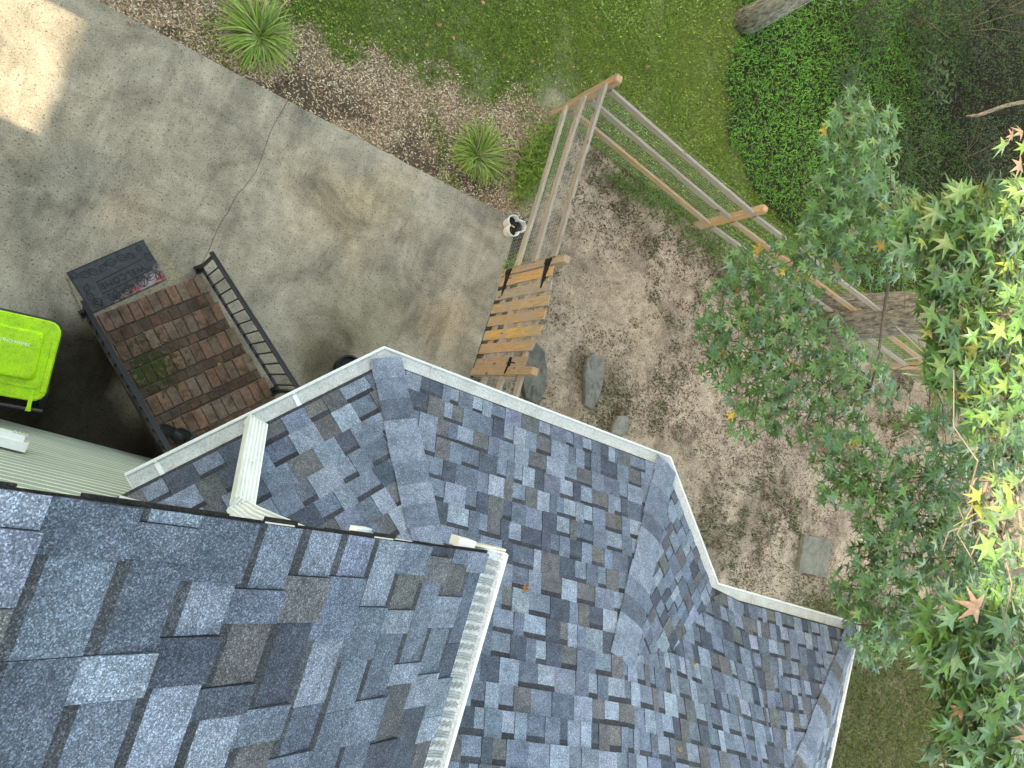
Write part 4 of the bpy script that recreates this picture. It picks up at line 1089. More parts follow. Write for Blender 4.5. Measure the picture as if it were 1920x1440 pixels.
# ------------------------------------------------------------------ flagstones
def flag(name, pxs, z, col, label, tz=.05):
    P = ccw([at(u, v, z)[:2] for u, v in pxs]); n = len(P); dens = []
    for i in range(n):
        a0, a1 = P[i], P[(i+1) % n]
        for t in (0, .33, .66): dens.append(a0+(a1-a0)*t+rng.normal(0, .008, 2))
    k = len(dens); c = np.mean(dens, axis=0); m = MB()
    rings = [[A(*p, -.03) for p in dens], [A(*p, z-.012) for p in dens], [A(*(c+(p-c)*.95), z+rng.normal(0, .004)) for p in dens], [A(*(c+(p-c)*.5), z+rng.normal(0, .005)) for p in dens]]
    loft(m, rings, False, True); m.c = [tuple(A(*col)*(.9+.2*rng.random())) for _ in m.f]
    return tag(m.build(name, MAT['stone'], None), label, 'stone', 'stepping stones in the bare yard')
flag('flagstone', [(1100, 672), (1117, 664), (1131, 672), (1135, 700), (1126, 740), (1113, 768), (1098, 757), (1099, 710)], .06, (.165, .158, .138), 'long pointed grey flagstone in the bare yard past the gate')
flag('flagstone', [(1004, 640), (1022, 660), (1027, 690), (1022, 740), (1006, 755), (985, 745), (978, 700), (985, 655)], .05, (.140, .134, .116), 'grey flagstone partly under the gate latch post')
flag('flagstone', [(1158, 782), (1178, 780), (1182, 800), (1166, 818), (1146, 812)], .05, (.20, .185, .155), 'small rounded stone next to the porch gutter and grass tuft')
def paver():
    P = [at(u, v, .06)[:2] for u, v in ((1509, 1003), (1560, 1013), (1549, 1083), (1498, 1072))]
    o = slab('concrete_paver', ccw(P), .06, .09, MAT['stone'], (.165, .155, .122)); return tag(o, 'square concrete paver lying near the porch gutter corner', 'paver')
paver()

# ------------------------------------------------------------------ scattered ground growth
def in_view(P, mx=260):
    u, v, d = project(P); return (d > .5) & (u > -mx) & (u < 1920+mx) & (v > -mx) & (v < 1440+mx)
def hidden_by_roof(P):
    """true where the lower roof or the upper roof covers the point from the camera and from one step aside"""
    r = P-CP; k = (ZE-.1-CH)/r[:, 2]; h = CP+r*k[:, None]
    hx, hy = h[:, 0], h[:, 1]
    lowc = (k > 0) & (k < 1) & (hx > .4) & (hx < dEF-.5) & (hy < np.where(hx > 4.3, dDE, dBC)-.7) & (hx-hy > 1.5)
    return lowc
def scatter(n, x0, x1, y0, y1, mx=200):
    x = rng.uniform(x0, x1, n); y = rng.uniform(y0, y1, n); P = np.stack([x, y, np.zeros(n)], 1)
    k = in_view(P, mx) & ~hidden_by_roof(P); return x[k], y[k]
def gz(x, y): return -.03+(fbm(x, y, 3.2, 3)-.5)*.035*(1-((x < 4.3)*(y < 3.9)))
def ground_z(x, y): return gz(x, y)
def blades(name, x, y, h, w, lean, col, mat, label, cat, z=None):
    n = len(x); z = gz(x, y)-.004 if z is None else z
    a = rng.uniform(0, 2*math.pi, n); l = rng.uniform(0, 2*math.pi, n); dx, dy = np.cos(a)*w/2, np.sin(a)*w/2
    lx, ly = np.cos(l)*lean, np.sin(l)*lean
    b1 = np.stack([x-dx, y-dy, z], 1); b2_ = np.stack([x+dx, y+dy, z], 1)
    m1 = np.stack([x+lx*.45+dx*.8, y+ly*.45+dy*.8, z+h*.7], 1); m0 = np.stack([x+lx*.45-dx*.8, y+ly*.45-dy*.8, z+h*.7], 1)
    t = np.stack([x+lx, y+ly, z+h], 1)
    V = np.stack([b1, b2_, m1, m0, t], 1).reshape(-1, 3); i = np.arange(n)*5
    F = np.concatenate([np.stack([i, i+1, i+2], 1), np.stack([i, i+2, i+3], 1), np.stack([i+3, i+2, i+4], 1)]); C = np.concatenate([col*.9, col*.9, col*1.1])
    o = fast_mesh(name, V, F, C, mat); return tag(o, label, cat, kind='stuff')
def tint(n, base, dv=.22, yel=.25):
    c = np.tile(A(*base), (n, 1))*(1+rng.normal(0, dv, (n, 1))).clip(.4, 1.8); y_ = (rng.random(n)*yel)[:, None]
    return (c*(1-y_)+A(.20, .21, .05)*y_).clip(.004, .8)
x, y = scatter(900000, -1.6, 11.5, 3.5, 14.5)
z_ = zones(x, y); k = rng.random(len(x)) < z_['grass']*(1-.55*sstep(6.5, 11, y)); k &= (z_['inside'] < .5)
x, y = x[k], y[k]; n = len(x)
c = tint(n, (.195, .315, .050), .32, .34); pn = fbm(x, y, .8, 88)[:, None]; c = c*(1-sstep(.45, .7, pn)*.5)+A(.26, .32, .07)*sstep(.45, .7, pn)*.5
c = np.where((rng.random(n) < .07)[:, None], A(.26, .21, .12), c)
blades('lawn_grass', x, y, rng.uniform(.018, .045, n), rng.uniform(.008, .015, n), rng.uniform(.012, .042, n), c, MAT['grass'], 'short mown green lawn grass beyond the mulch bed', 'grass')
x, y = scatter(420000, 4.0, 19.5, -4.5, 5.6)
z_ = zones(x, y); k = (rng.random(len(x)) < z_['grass']*.85) & (z_['inside'] > .5)
x, y = x[k], y[k]; n = len(x); c = tint(n, (.070, .100, .028), .28, .25); fr_ = 1+.8*sstep(9, 14, x)
blades('yard_grass', x, y, rng.uniform(.02, .055, n), rng.uniform(.007, .014, n)*fr_, rng.uniform(.01, .04, n)*fr_, c, MAT['grass'], 'patchy grass tufts in the bare fenced yard', 'grass')

x, y = scatter(170000, -1.6, 11.5, 3.5, 14.5); z_ = zones(x, y)
k = (rng.random(len(x)) < (.15+.75*sstep(.40, .62, fbm(x, y, 1.1, 93)))*z_['lawn']*z_['grass']*(1-.5*sstep(6.5, 11, y))*.8) & (z_['inside'] < .5); x, y = x[k], y[k]; n = len(x)
CLOVER = (x, y, n)
# pebbly litter on the bare yard: bits of dry leaf, bark and dead grass
def bits(name, x, y, L, wd, col, label, cat, up=.01, tiltv=.25, mat=None):
    n = len(x); a = rng.uniform(0, 2*math.pi, n); z = gz(x, y)+rng.uniform(.001, up, n); ca, sa = np.cos(a), np.sin(a)
    t1 = rng.normal(0, tiltv, n); t2 = rng.normal(0, tiltv, n)
    ax = np.stack([ca, sa, t1], 1)*(L/2)[:, None]; ay = np.stack([-sa, ca, t2], 1)*(wd/2)[:, None]; c = np.stack([x, y, z+.5*np.abs(t1)*L], 1)
    V = np.stack([c-ax, c+ay*.9-ax*.2, c+ax, c-ay-ax*-.1], 1).reshape(-1, 3); i = np.arange(n)*4
    return tag(fast_mesh(name, V, np.stack([i, i+1, i+2, i+3], 1), col, mat or MAT['litter']), label, cat, kind='stuff')
x, y = scatter(150000, 4.0, 17, -3.5, 5.4); z_ = zones(x, y)
pn = fbm(x, y, 1.5, 51); k = (z_['inside'] > .5) & (rng.random(len(x)) < (.06+.8*sstep(.47, .66, pn+.09*sstep(6.5, 9.5, x)))*(1-.7*z_['br'])*.75); x, y = x[k], y[k]; n = len(x)
c = np.array([(.12, .060, .046), (.15, .080, .056), (.085, .050, .040), (.20, .11, .065), (.10, .066, .052)])[rng.integers(0, 5, n)]*rng.uniform(.6, 1.3, (n, 1))
bits('leaf_litter', x, y, rng.uniform(.014, .050, n), rng.uniform(.008, .026, n), c, 'dark reddish crumbled leaf litter on the bare yard soil', 'leaf litter')
x, y = scatter(70000, 4.0, 15, -3.5, 5.4); z_ = zones(x, y); k = (z_['inside'] > .5) & (rng.random(len(x)) < .5*(1-z_['br'])); x, y = x[k], y[k]; n = len(x)
c = np.array([(.36, .30, .23), (.30, .24, .17), (.42, .36, .28)])[rng.integers(0, 3, n)]*rng.uniform(.7, 1.2, (n, 1))
bits('dry_straw', x, y, rng.uniform(.02, .07, n), rng.uniform(.003, .007, n), c, 'pale dead grass bits on the bare yard soil', 'straw', .014, .15)
# wood-chip mulch
x, y = scatter(62000, -1.6, 4.2, 3.6, 5.7); z_ = zones(x, y); dkk = sstep(.44, .62, fbm(x, y, 2.0, 61))*sstep(.75, .2, y-3.6)
k = rng.random(len(x)) < z_['bed']*(1-.72*dkk); x, y = x[k], y[k]; n = len(x)
c = np.array([(.52, .38, .24), (.62, .48, .32), (.43, .29, .17), (.32, .19, .11), (.70, .57, .41), (.18, .11, .07)])[rng.integers(0, 6, n)]*rng.uniform(.7, 1.15, (n, 1))
bits('mulch_chips', x, y, rng.uniform(.018, .050, n), rng.uniform(.008, .018, n), c, 'pale wood-chip mulch in the bed along the driveway', 'mulch', .016, .3)
# sunken strip of mulch and leaves along the gate's edge
# ground cover: long-leaved low growth past the lawn
def leaves_flat(name, x, y, z, L, wd, col, mat, label=None, cat=None, droop=.35, tilt=.35, parent=None):
    n = len(x); a = rng.uniform(0, 2*math.pi, n); ca, sa = np.cos(a), np.sin(a); t1 = rng.normal(0, tilt, n)-droop*.3; t2 = rng.normal(0, tilt, n)
    d = np.stack([ca, sa, t1], 1); s_ = np.stack([-sa, ca, t2], 1); c = np.stack([x, y, z], 1)
    p0 = c; p1 = c+d*(L*.38)[:, None]+s_*(wd/2)[:, None]; p2 = c+d*L[:, None]+np.stack([0*x, 0*x, -droop*L], 1); p3 = c+d*(L*.38)[:, None]-s_*(wd/2)[:, None]; pm = c+d*(L*.42)[:, None]+np.stack([0*x, 0*x, -.12*wd], 1)
    V = np.stack([p0, p1, p2, p3, pm], 1).reshape(-1, 3); i = np.arange(n)*5
    F = np.concatenate([np.stack([i, i+4, i+1], 1), np.stack([i+1, i+4, i+2], 1), np.stack([i+4, i+3, i+2], 1), np.stack([i, i+3, i+4], 1)])
    o = fast_mesh(name, V, F, np.concatenate([col*1.06, col*1.06, col*.92, col*.92]), mat, parent)
    return tag(o, label, cat, kind='stuff')
x, y = scatter(130000, 6.0, 17.5, 4.9, 14.5); z_ = zones(x, y); ic = in_cover(x, y); wd_ = sstep(10.5, 13.2, x+(z_['n1']-.5)*3)
k = (z_['cover'] > .3) & (rng.random(len(x)) < .95*(1-.72*wd_)); x, y = x[k], y[k]; n = len(x); hgt = .05+.20*fbm(x, y, 2.2, 15)*np.clip(.3+ic[k], .2, 1.3)
c = tint(n, (.085, .255, .026), .28, .2)*(1-.62*sstep(9.3, 12.2, x+(fbm(x, y, .9, 1)-.5)*2.5)*sstep(6.0, 8.0, y))[:, None]; f_ = fbm(x, y, 1.0, 19)[:, None]; c = c*(.72+.55*f_)  # leaf colour lowered towards the woods to stand in for canopy shade
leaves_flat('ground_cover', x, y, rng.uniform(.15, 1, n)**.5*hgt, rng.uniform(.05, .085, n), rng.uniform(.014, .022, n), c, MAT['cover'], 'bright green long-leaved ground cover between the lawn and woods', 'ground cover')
x, y, n = CLOVER
leaves_flat('lawn_weeds', x, y, gz(x, y)+rng.uniform(.015, .045, n), rng.uniform(.022, .042, n), rng.uniform(.014, .028, n), tint(n, (.24, .35, .065), .38, .45), MAT['cover'], 'small yellow-green clover leaves mixed through the lawn', 'clover')
# tall weeds at the foot of the first fence
px_ = [(1010, 300, .30), (1000, 330, .28), (1035, 270, .26), (985, 345, .22), (955, 480, .12), (960, 500, .10), (1000, 310, .3), (1045, 245, .2), (1020, 285, .3)]
xs_, ys_, zs_ = [], [], []
for u, v, r in px_:
    p = at(u, v, .15); n = int(420*r/.3); xs_.append(rng.normal(p[0], r*.42, n)); ys_.append(rng.normal(p[1], r*.6, n)); zs_.append(rng.uniform(.03, .34, n))
x = np.clip(np.concatenate(xs_), 3.45, 4.35); y = np.concatenate(ys_); z = np.concatenate(zs_); k = ~((y < 3.62) & (x < 4.07)); x, y, z = x[k], y[k], z[k]; n = len(x)
leaves_flat('fence_weeds', x, y, z, rng.uniform(.06, .11, n), rng.uniform(.013, .020, n), tint(n, (.13, .235, .03), .28, .35), MAT['cover'], 'leafy green weeds growing through the wire fence by the mulch', 'weeds')
# weeds under the second fence, inside the yard
px_ = [(1230, 375, .3), (1270, 400, .3), (1200, 355, .25), (1300, 440, .25), (1340, 460, .2), (1360, 480, .25), (1160, 340, .2), (1385, 500, .3)]
xs_, ys_, zs_ = [], [], []
for u, v, r in px_:
    p = at(u, v, .05); n = int(300*r/.3); xs_.append(rng.normal(p[0], r*.7, n)); ys_.append(rng.normal(p[1], r*.4, n)); zs_.append(rng.uniform(.01, .12, n))
x = np.concatenate(xs_); y = np.concatenate(ys_); z = np.concatenate(zs_); n = len(x)
leaves_flat('low_weeds', x, y, z, rng.uniform(.03, .06, n), rng.uniform(.014, .024, n), tint(n, (.08, .155, .028), .25, .25), MAT['cover'], 'low broad-leaved weeds under the second fence', 'weeds')

# strap-leaved clumps in the mulch bed
def clump(u, v, n, R, label, yel):
    c = at(u, v, 0); r = empty('liriope_clump', (c[0], c[1], 0), label, 'plant', 'strap-leaved clumps in the mulch bed'); vs, fs, cs = [], [], []
    for i in range(n):
        a = rng.uniform(0, 2*math.pi); L = R*rng.uniform(.62, 1.2)*(1+.18*math.cos(a-u)+.08*math.sin(3*a+v)); rise = rng.uniform(.20, 1.1); w = rng.uniform(.010, .016); d = A(math.cos(a), math.sin(a)); s_ = A(-d[1], d[0])
        b = A(c[0], c[1])+d*rng.uniform(0, .07)+rng.normal(0, .02, 2); k0 = len(vs); col = tint(1, (.20, .32, .045), .30, yel)[0]; tw = rng.normal(0, .11)
        if rng.random() < .10: col = A(.36, .30, .14)*rng.uniform(.7, 1.2)
        N = 7
        for q in range(N+1):
            t = q/N; hh = L*(rise*t*(1-.62*t)*.95)+.01 if rise < .7 else L*(rise*t*(1-.75*t)); out = L*(t*(1.0-.25*rise)+.10*t*t)*.92; ww = w*(1-.75*t**2.5)
            p = b+d*out+s_*tw*t*t; zz = max(hh, .008)
            vs += [(p[0]-s_[0]*ww/2, p[1]-s_[1]*ww/2, zz), (p[0]+s_[0]*ww/2, p[1]+s_[1]*ww/2, zz)]
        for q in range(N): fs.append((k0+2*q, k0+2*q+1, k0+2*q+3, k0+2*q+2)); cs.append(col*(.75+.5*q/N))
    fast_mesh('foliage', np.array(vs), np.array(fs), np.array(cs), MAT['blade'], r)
clump(487, 72, 380, .46, 'large dark green strap-leaved clump at the driveway edge', .2)
clump(893, 292, 360, .42, 'yellower strap-leaved clump nearer the fence and planter', .42)

# ------------------------------------------------------------------ sweetgum leaf
LOBE = [(90, 1.0), (63, .33), (38, .95), (8, .31), (-24, .74), (-60, .24), (-90, .14), (-120, .24), (-156, .74), (172, .31), (142, .95), (117, .33)]
def leaf_pts(curl=.25, fold=.12):
    pts = [A(0, 0, .05)]
    for a, r in LOBE:
        q = math.radians(a); x, y = r*math.cos(q), r*math.sin(q); pts.append(A(x, y, .05-curl*(x*x+y*y)-fold*(1 if r < .4 else 0)+.0))
    return np.array(pts)
LF = [(0, 1+i, 1+(i+1) % 12) for i in range(12)]
LEAFV = [leaf_pts(.18, .04), leaf_pts(.32, .10), leaf_pts(.10, .14), leaf_pts(.45, .06)]
def leaf_batch(C, N, Dd, S, col):
    """C centres, N normals, Dd tip directions, S half-size -> V, F, colours"""
    n = len(C); Nn = N/np.linalg.norm(N, axis=1)[:, None]; Y_ = Dd-Nn*np.sum(Dd*Nn, 1)[:, None]; Y_ /= np.linalg.norm(Y_, axis=1)[:, None]; X_ = np.cross(Y_, Nn)
    which = rng.integers(0, 4, n); T = np.stack(LEAFV)[which]
    V = C[:, None]+(X_[:, None]*T[..., :1]+Y_[:, None]*T[..., 1:2]+Nn[:, None]*T[..., 2:])*S[:, None, None]
    F = np.array(LF)[None]+(np.arange(n)*13)[:, None, None]
    shade = np.array([1.08 if (i % 2 == 0) else .92 for i in range(12)])
    cc = col[:, None]*shade[None, :, None]
    return V, F, cc
def petioles(C, Dd, N, S, r=.0016):
    a = C-Dd*S[:, None]*.15; b_ = C-Dd*S[:, None]*1.25-N*S[:, None]*.45; s_ = np.cross(Dd, N); s_ /= np.linalg.norm(s_, axis=1)[:, None]
    V = np.stack([a-s_*r, a+s_*r, b_+s_*r, b_-s_*r], 1); return V, np.array([[0, 1, 2, 3]])[None]+(np.arange(len(C))*4)[:, None, None]
LCOL = dict(green=(.066, .155, .040), blue=(.070, .148, .068), mid=(.092, .185, .050), lime=(.105, .175, .045), yellow=(.18, .21, .05), gold=(.40, .25, .03), dead=(.25, .155, .10))
GREEN_MIX = (('green', .50), ('blue', .24), ('mid', .20), ('lime', .035), ('gold', .010), ('dead', .009))
YELL_MIX = (('green', .36), ('blue', .16), ('mid', .26), ('lime', .22), ('yellow', .07), ('gold', .006), ('dead', .008))
BLUE_MIX = (('green', .45), ('blue', .40), ('mid', .13), ('lime', .01), ('dead', .01))
def pick(mix, n):
    ks = [k for k, _ in mix]; p = np.array([w for _, w in mix]); p /= p.sum(); return np.array([LCOL[k] for k in ks])[rng.choice(len(ks), n, p=p)]*rng.uniform(.75, 1.3, (n, 1))
# clusters: pixel, distance, pixel radius, leaves, leaf half-size, mix
CL = []
def cl(lst, d, n, s, mix):
    for u, v, r in lst: CL.append((u, v, d, r, int(n*(r/60)**2), s, mix))
cl([(1605, 205, 38), (1640, 235, 42), (1590, 265, 48), (1650, 295, 42), (1600, 325, 52), (1560, 360, 44), (1650, 370, 52), (1600, 400, 58), (1545, 430, 45), (1690, 410, 52)], 6.9, 105, .088, GREEN_MIX)
cl([(1400, 510, 42), (1465, 500, 50), (1365, 570, 45), (1440, 570, 60), (1340, 620, 34), (1400, 640, 60), (1490, 600, 52), (1480, 670, 62), (1560, 650, 55), (1545, 470, 55), (1620, 480, 55), (1690, 478, 46), (1560, 720, 58), (1420, 720, 56), (1350, 690, 36),
    (1620, 690, 45), (1490, 770, 58), (1400, 790, 36), (1580, 790, 46), (1650, 730, 40), (1520, 560, 30)], 7.2, 105, .088, GREEN_MIX)
cl([(1560, 850, 45), (1610, 870, 52), (1650, 905, 55), (1575, 920, 38), (1720, 900, 58), (1790, 890, 55), (1660, 970, 55), (1740, 970, 62), (1810, 960, 52), (1640, 1050, 50), (1710, 1040, 62), (1790, 1050, 62), (1600, 1105, 42),
    (1670, 1120, 58), (1750, 1130, 60), (1830, 1110, 62), (1620, 1175, 40), (1690, 1195, 52), (1760, 1215, 50), (1860, 1050, 55), (1640, 1230, 26), (1845, 870, 40)], 6.6, 105, .088, BLUE_MIX)
cl([(1740, 430, 60), (1800, 390, 55), (1870, 400, 62), (1925, 380, 55), (1770, 490, 60), (1840, 470, 70), (1905, 480, 60), (1800, 560, 62), (1870, 560, 68), (1925, 590, 55), (1750, 540, 40), (1780, 640, 52), (1850, 640, 66), (1915, 680, 60), (1800, 710, 52), (1870, 740, 60), (1850, 800, 46), (1925, 780, 50), (1760, 690, 36)], 4.3, 54, .090, YELL_MIX)
cl([(1790, 1180, 60), (1865, 1165, 70), (1925, 1200, 60), (1810, 1260, 62), (1885, 1270, 72), (1830, 1340, 64), (1905, 1360, 70), (1800, 1400, 52), (1870, 1430, 66), (1930, 1440, 60), (1760, 1210, 40)], 3.7, 44, .100, BLUE_MIX)
cl([(1875, 905, 30), (1860, 950, 42), (1905, 940, 46), (1890, 1000, 48), (1925, 1020, 40)], 2.9, 12, .074, (('lime', .6), ('yellow', .2), ('mid', .2)))
cl([(1900, 255, 30), (1925, 300, 25)], 3.0, 8, .06, (('dead', .5), ('lime', .5)))
cl([(1555, -5, 24), (1600, -20, 20)], 7.5, 50, .06, GREEN_MIX)
cl([(1900, 1100, 40)], 3.6, 16, .075, BLUE_MIX)
cl([(1870, 850, 52), (1925, 860, 50), (1780, 790, 46), (1900, 1090, 55), (1930, 1130, 50), (1720, 800, 34)], 5.4, 70, .088, GREEN_MIX)
# the unseen rest of the same crown, above and to the right of the view
tree1 = empty('sweetgum_tree', (10.5, 5.15, 0), 'thick grey-barked sweetgum with star-shaped leaves reaching over the fence', 'tree')
Ca, Na, Da, Sa, Ka = [], [], [], [], []; hubs = []
for (u, v, d, r, n, s, mix) in CL:
    n = max(n, 4); q = rng.uniform(0, 2*math.pi, n); rr = r*np.sqrt(rng.random(n))*1.05; dd = d+rng.normal(0, .28, n)*(d/6.5)
    P = np.array([dep(u+a*math.cos(b_), v+a*math.sin(b_), e) for a, b_, e in zip(rr, q, dd)]); hub = dep(u, v, d+.12); hubs.append((hub, d))
    nn_ = np.stack([rng.normal(0, .42, n), rng.normal(0, .42, n), np.ones(n)], 1)
    dr = P-hub; dr[:, 2] = -.25*np.linalg.norm(dr[:, :2], axis=1); dr += rng.normal(0, .10, (n, 3))
    Ca.append(P); Na.append(nn_); Da.append(dr+1e-4); Sa.append(s*rng.uniform(.72, 1.18, n)); Ka.append(pick(mix, n))
Ca, Na, Da, Sa, Ka = map(np.concatenate, (Ca, Na, Da, Sa, Ka))
Da = Da/np.linalg.norm(Da, axis=1)[:, None]
V, F, CC = leaf_batch(Ca, Na, Da, Sa, Ka)
u_, v_, d_ = project(Ca); on = (u_ > 0) & (u_ < 1920) & (v_ > 0) & (v_ < 1440)
order = np.argsort(-(Sa/d_)*on)
crown_v = V[order[300:]].reshape(-1, 3); kk = len(order)-300
crown = fast_mesh('crown', crown_v, (np.array(LF)[None]+(np.arange(kk)*13)[:, None, None]).reshape(-1, 3), CC[order[300:]].reshape(-1, 3), MAT['leaf'], tree1); tag(crown, kind='stuff')
for i in order[:300]: fast_mesh('leaf', V[i], np.array(LF), CC[i], MAT['leaf'], tree1)
PV, PF = petioles(Ca, Da, Na/np.linalg.norm(Na, axis=1)[:, None], Sa)
tag(fast_mesh('leaf_stalks', PV.reshape(-1, 3), PF.reshape(-1, 4), np.tile(A(.16, .17, .05), (len(Ca), 1)), MAT['twig'], tree1), kind='stuff')
# trunk and limbs
def trunk_mesh(base, top, r0, r1, col, parent, name='trunk', n=18, segs=14, wob_=.05):
    m = MB(); pts = []; rad = []
    for i in range(segs+1):
        t = i/segs; p = A(*base)*(1-t)+A(*top)*t+A(math.sin(t*5+base[0])*wob_, math.cos(t*4+base[1])*wob_, 0)*t; pts.append(p); rad.append((r0*(1-t)+r1*t)*(1+.35*math.exp(-t*segs*1.1)))
    m.tube(pts, rad, n, col); o = m.build(name, MAT['bark'], parent, smooth=True); return o
tb = A(10.0, 4.66, 0)
trunk_mesh((tb[0]+.35, tb[1], -.05), (tb[0]+.6, tb[1]+.1, 13), .34, .20, (.20, .18, .155), tree1)
lim = MB()
def branch(p, q, r0, r1, sag=.0, n=6):
    p, q = A(*p), A(*q); pts = []; 
    for i in range(n+1):
        t = i/n; pts.append(p*(1-t)+q*t+A(0, 0, sag*math.sin(math.pi*t))+(rng.normal(0, .03, 3) if 0 < i < n else 0))
    lim.tube(pts, [r0+(r1-r0)*i/n for i in range(n+1)], 6, tuple(A(.11, .095, .075)*rng.uniform(.7, 1.3)), cap=False)
groups = {}
for i, (h, d) in enumerate(hubs):
    if d not in (7.5, 3.0): groups.setdefault(round(d, 1), []).append(h)
for key, hs in groups.items():
    hs = [np.array(h) for h in hs]; ctr = np.mean(hs, axis=0)
    root = A(tb[0]+.45, tb[1]-.1, min(max(ctr[2]+1.2, 3.5), 8.5)); nodes = [(root, 0)]
    left = sorted(hs, key=lambda h: np.linalg.norm(h-root))
    for h in left:
        j = min(range(len(nodes)), key=lambda k: np.linalg.norm(nodes[k][0]-h)+.15*nodes[k][1]); p, dpt = nodes[j]
        r0 = max(.028*.65**dpt, .006); branch(p, h-A(0, 0, .10), r0, max(r0*.6, .005), .12 if dpt == 0 else .03, 8 if dpt == 0 else 4)
        nodes.append((h-A(0, 0, .10), dpt+1))
        for _ in range(3): branch(h-A(0, 0, .10), h+A(*rng.normal(0, .20, 2), rng.normal(-.05, .06)), .004, .002, 0, 3)
lim.build('limbs', MAT['twig'], tree1)
# bare pale twigs hanging in the gap below the fence post
tw = MB()
for pts in ([(1600, 830, 6.9), (1680, 820, 6.8), (1740, 790, 6.6), (1790, 800, 6.5)], [(1690, 700, 5.6), (1730, 705, 5.6), (1770, 695, 5.5)], [(1695, 675, 5.5), (1740, 668, 5.4), (1775, 690, 5.4)], [(1680, 612, 5.6), (1710, 640, 5.5), (1750, 680, 5.4), (1765, 705, 5.4)], [(1700, 860, 6.4), (1760, 835, 6.3), (1790, 820, 6.2)], [(1715, 815, 6.4), (1745, 770, 6.3)]):
    tw = MB(); tw.tube([dep(*p) for p in pts], .006, 5, (.34, .30, .25), cap=False); tw.build('bare_twig', MAT['twig'], tree1)

def crown_leaves(centres, n, r, s, mix, parent):
    C_ = np.concatenate([c+rng.normal(0, 1, (n, 3))*A(*r) for c in centres]); m_ = len(C_)
    N_ = np.stack([rng.normal(0, .5, m_), rng.normal(0, .5, m_), np.ones(m_)], 1); D_ = rng.normal(0, 1, (m_, 3)); S_ = s*rng.uniform(.7, 1.2, m_)
    k_ = ~in_view(C_, -5) | (project(C_)[2] > 30); C_, N_, D_, S_ = C_[k_], N_[k_], D_[k_], S_[k_]; m_ = len(C_)
    V_, F_, K_ = leaf_batch(C_, N_, D_, S_, pick(mix, m_))
    return tag(fast_mesh('crown', V_.reshape(-1, 3), F_.reshape(-1, 3), K_.reshape(-1, 3), MAT['leaf'], parent), kind='stuff')
# second tree by the lawn edge: only its foot is in view, its crown shades the woods
tree2 = empty('woodland_tree', (*at(1398, 42, 0)[:2], 0), 'pale-barked leaning tree trunk at the edge of the lawn', 'tree')
b2v = at(1396, 42, 0)
trunk_mesh((b2v[0], b2v[1], -.05), (b2v[0]+.9, b2v[1]+1.0, 12), .165, .11, (.33, .305, .27), tree2, n=16)
crown_leaves([A(b2v[0]+x_, b2v[1]+y_, z_) for x_, y_, z_ in ((2, 2, 10), (4.5, 2.5, 9), (3, 4.5, 9.5), (6, 5, 9), (1, 4, 11), (5, .8, 10.5))], 1900, (1.6, 1.6, .8), .14, GREEN_MIX, tree2)
tree3 = empty('woodland_tree', (14.6, 9.6, 0), 'dark trunk standing back in the shaded woods', 'tree')
trunk_mesh((15.2, 9.2, -.05), (15.6, 9.4, 12), .20, .12, (.10, .085, .07), tree3, n=14)
crown_leaves([A(15+x_, 9+y_, z_) for x_, y_, z_ in ((0, 0, 9), (2, 1, 8.5), (-1.5, 2, 9.5), (1, 3.5, 9), (3.5, -1, 9), (0, -2, 10), (-3, 0, 10.5))], 1900, (1.7, 1.7, .8), .14, GREEN_MIX, tree3)

# fine-leaved wood-edge shrubs, colours darkened for tree shade, one thing each
def shrub(u, v, rx, rz_, n, L, wd, base, label, dark=1.0, name='shrub', cat='shrub', group='shrubs at the edge of the woods', rnd=.9):
    c = at(u, v, 0); r = empty(name, (c[0], c[1], 0), label, cat, group)
    q = rng.normal(0, 1, (n, 3)); q /= np.linalg.norm(q, axis=1)[:, None]; q *= (rng.random(n)**.45)[:, None]
    cl_ = fbm(q[:, 0]*3+c[0], q[:, 1]*3+q[:, 2]*2, 1.3, 3); keep = cl_ > .40; q = q[keep]; m_ = len(q)
    P = np.stack([c[0]+q[:, 0]*rx, c[1]+q[:, 1]*rx, np.maximum(.03, rz_*.5+q[:, 2]*rz_*.6)], 1)
    leaves_flat('foliage', P[:, 0], P[:, 1], P[:, 2], rng.uniform(.7, 1.3, m_)*L, rng.uniform(.7, 1.3, m_)*wd, tint(m_, base, .28, .08)*dark, MAT['cover'], parent=r, droop=.25, tilt=.5)
    s_ = MB()
    for _ in range(7):
        a = rng.uniform(0, 6.28); s_.tube([A(c[0], c[1], 0), A(c[0]+math.cos(a)*rx*.3, c[1]+math.sin(a)*rx*.3, rz_*.5), A(c[0]+math.cos(a)*rx*.7, c[1]+math.sin(a)*rx*.7, rz_*.8)], [.012, .008, .004], 5, (.10, .075, .055), cap=False)
    s_.build('stems', MAT['twig'], r)
shrub(1590, 45, .75, .9, 2200, .045, .022, (.026, .056, .014), 'fine-leaved green shrub right of the leaning trunk')
shrub(1690, 40, .95, 1.1, 3000, .045, .022, (.018, .036, .011), 'dark spreading shrub in the middle of the wood edge')
shrub(1790, 60, 1.1, 1.2, 3400, .045, .022, (.016, .032, .010), 'dark feathery shrub behind the fallen branch')
shrub(1880, 20, 1.2, 1.3, 2600, .045, .022, (.013, .026, .009), 'deep shaded shrub at the far right top corner')
shrub(1560, 165, .45, .55, 260, .11, .045, (.034, .074, .026), 'glossy oval-leaved bush behind the topmost sweetgum leaves')
shrub(1715, 165, .5, .7, 300, .11, .045, (.034, .074, .026), 'glossy oval-leaved bush in front of the dark feathery shrubs')
shrub(1800, 300, 1.0, .6, 2200, .05, .026, (.018, .036, .010), 'low shaded ivy-like bush below the fallen branch')
shrub(1690, 310, .9, .45, 2000, .06, .020, (.030, .070, .014), 'soft green low bush right of the topmost sweetgum spray')
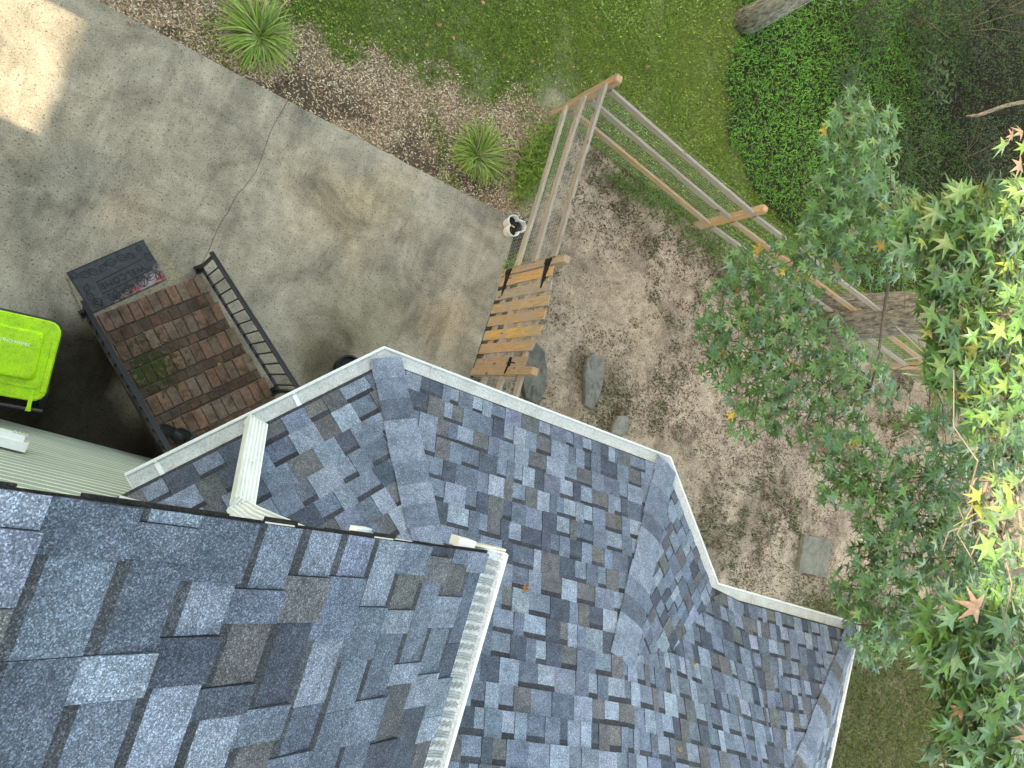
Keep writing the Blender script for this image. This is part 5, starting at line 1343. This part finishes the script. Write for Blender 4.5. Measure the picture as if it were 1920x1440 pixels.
# fallen branch
m = MB(); m.tube([at(1812, 218, .25), at(1835, 216, .3), at(1860, 207, .32), at(1885, 198, .3), at(1925, 190, .3)], [.02, .035, .035, .038, .04], 8, (.28, .22, .165)); tag(m.build('fallen_branch', MAT['bark'], smooth=True), 'pale bent branch lying in the dark woods', 'branch')

# ------------------------------------------------------------------ fallen leaves
def fallen(P, N_, s, col, label, group, ang):
    d = A(math.cos(ang), math.sin(ang), 0); V_, F_, K_ = leaf_batch(np.array([P]), np.array([N_]), np.array([d]), np.array([s]), np.array([col]))
    v = V_[0]; v[:, 2] += np.abs(rng.normal(0, .012, 13)); v[:, :2] = P[:2]+(v[:, :2]-P[:2])*rng.uniform(.6, 1.0, (13, 1)); o = fast_mesh('fallen_leaf', v, np.array(LF), K_[0], MAT['litter']); return tag(o, label, 'leaf', group)
def on_roof(u, v, n, d):
    r = ray(u, v); k = (ZE+PIT*d-CH)/(r[2]+PIT*(n[0]*r[0]+n[1]*r[1])); return CP+r*k+A(0, 0, .03)
NB = A(0, math.sin(PA), math.cos(PA))
fallen(on_roof(981, 1101, nBC, dBC), NB, .055, (.30, .13, .05), 'orange curled leaf on the lower roof beside the upper gutter', 'leaves on the lower roof', 2.0)
q = w_map(.95, 5.2, .04); fallen(q, NB, .045, (.34, .18, .09), 'small orange leaf on the roof right of the hip', 'leaves on the lower roof', .5)
q = w_map(.55, 9.5, .04); fallen(q, NB, .045, (.30, .13, .06), 'small rusty leaf on the roof nearest the bottom edge', 'leaves on the lower roof', 1.1)
fallen(st(1.16, .40, Z0+RISE*2+.02), UPZ, .045, (.48, .33, .20), 'tan star-shaped leaf on the right of the brick steps', 'leaves on the brick steps', .4)
fallen(st(.83, -.02, Z0+RISE+.02), UPZ, .030, (.45, .27, .19), 'small pinkish leaf on the middle of the brick steps', 'leaves on the brick steps', 2.4)
lawn_px = [(825, 48), (944, 106), (998, 116), (1117, 33), (1075, 125), (890, 132), (800, 85), (850, 72), (905, 3), (1215, 125), (1335, 258), (760, 90)]
for i, (u, v) in enumerate(lawn_px):
    p = at(u, v, .035); fallen(p, A(rng.normal(0, .2), rng.normal(0, .2), 1), rng.uniform(.04, .065), A(.42, .22, .12)*rng.uniform(.7, 1.3), 'dry tan leaf lying scattered on the lawn', 'dry leaves on the lawn', rng.uniform(0, 6))
for i, (u, v) in enumerate([(894, 661)]): fallen(at(u, v, .006), UPZ, .04, (.45, .22, .17), 'pink leaf on the concrete next to the gate', 'leaves on the driveway', 1.0)
for i, (u, v) in enumerate([(1068, 567), (1050, 565), (1196, 640), (1230, 790), (1240, 800), (1335, 500), (1320, 545), (1370, 960), (1437, 1040), (1460, 1050), (1400, 940), (1185, 560), (1330, 610)]):
    p = at(u, v, .012); fallen(p, A(rng.normal(0, .2), rng.normal(0, .2), 1), rng.uniform(.035, .06), A(.34, .16, .08)*rng.uniform(.6, 1.4), 'brown dry leaf lying on the bare fenced yard', 'dry leaves in the yard', rng.uniform(0, 6))
for i, (u, v) in enumerate([(240, 43), (160, 565), (1795, 1)][:1]): fallen(at(u, v, .03), UPZ, .05, (.38, .17, .08), 'orange leaf in the bed at the top left driveway edge', 'leaves by the driveway', .3)
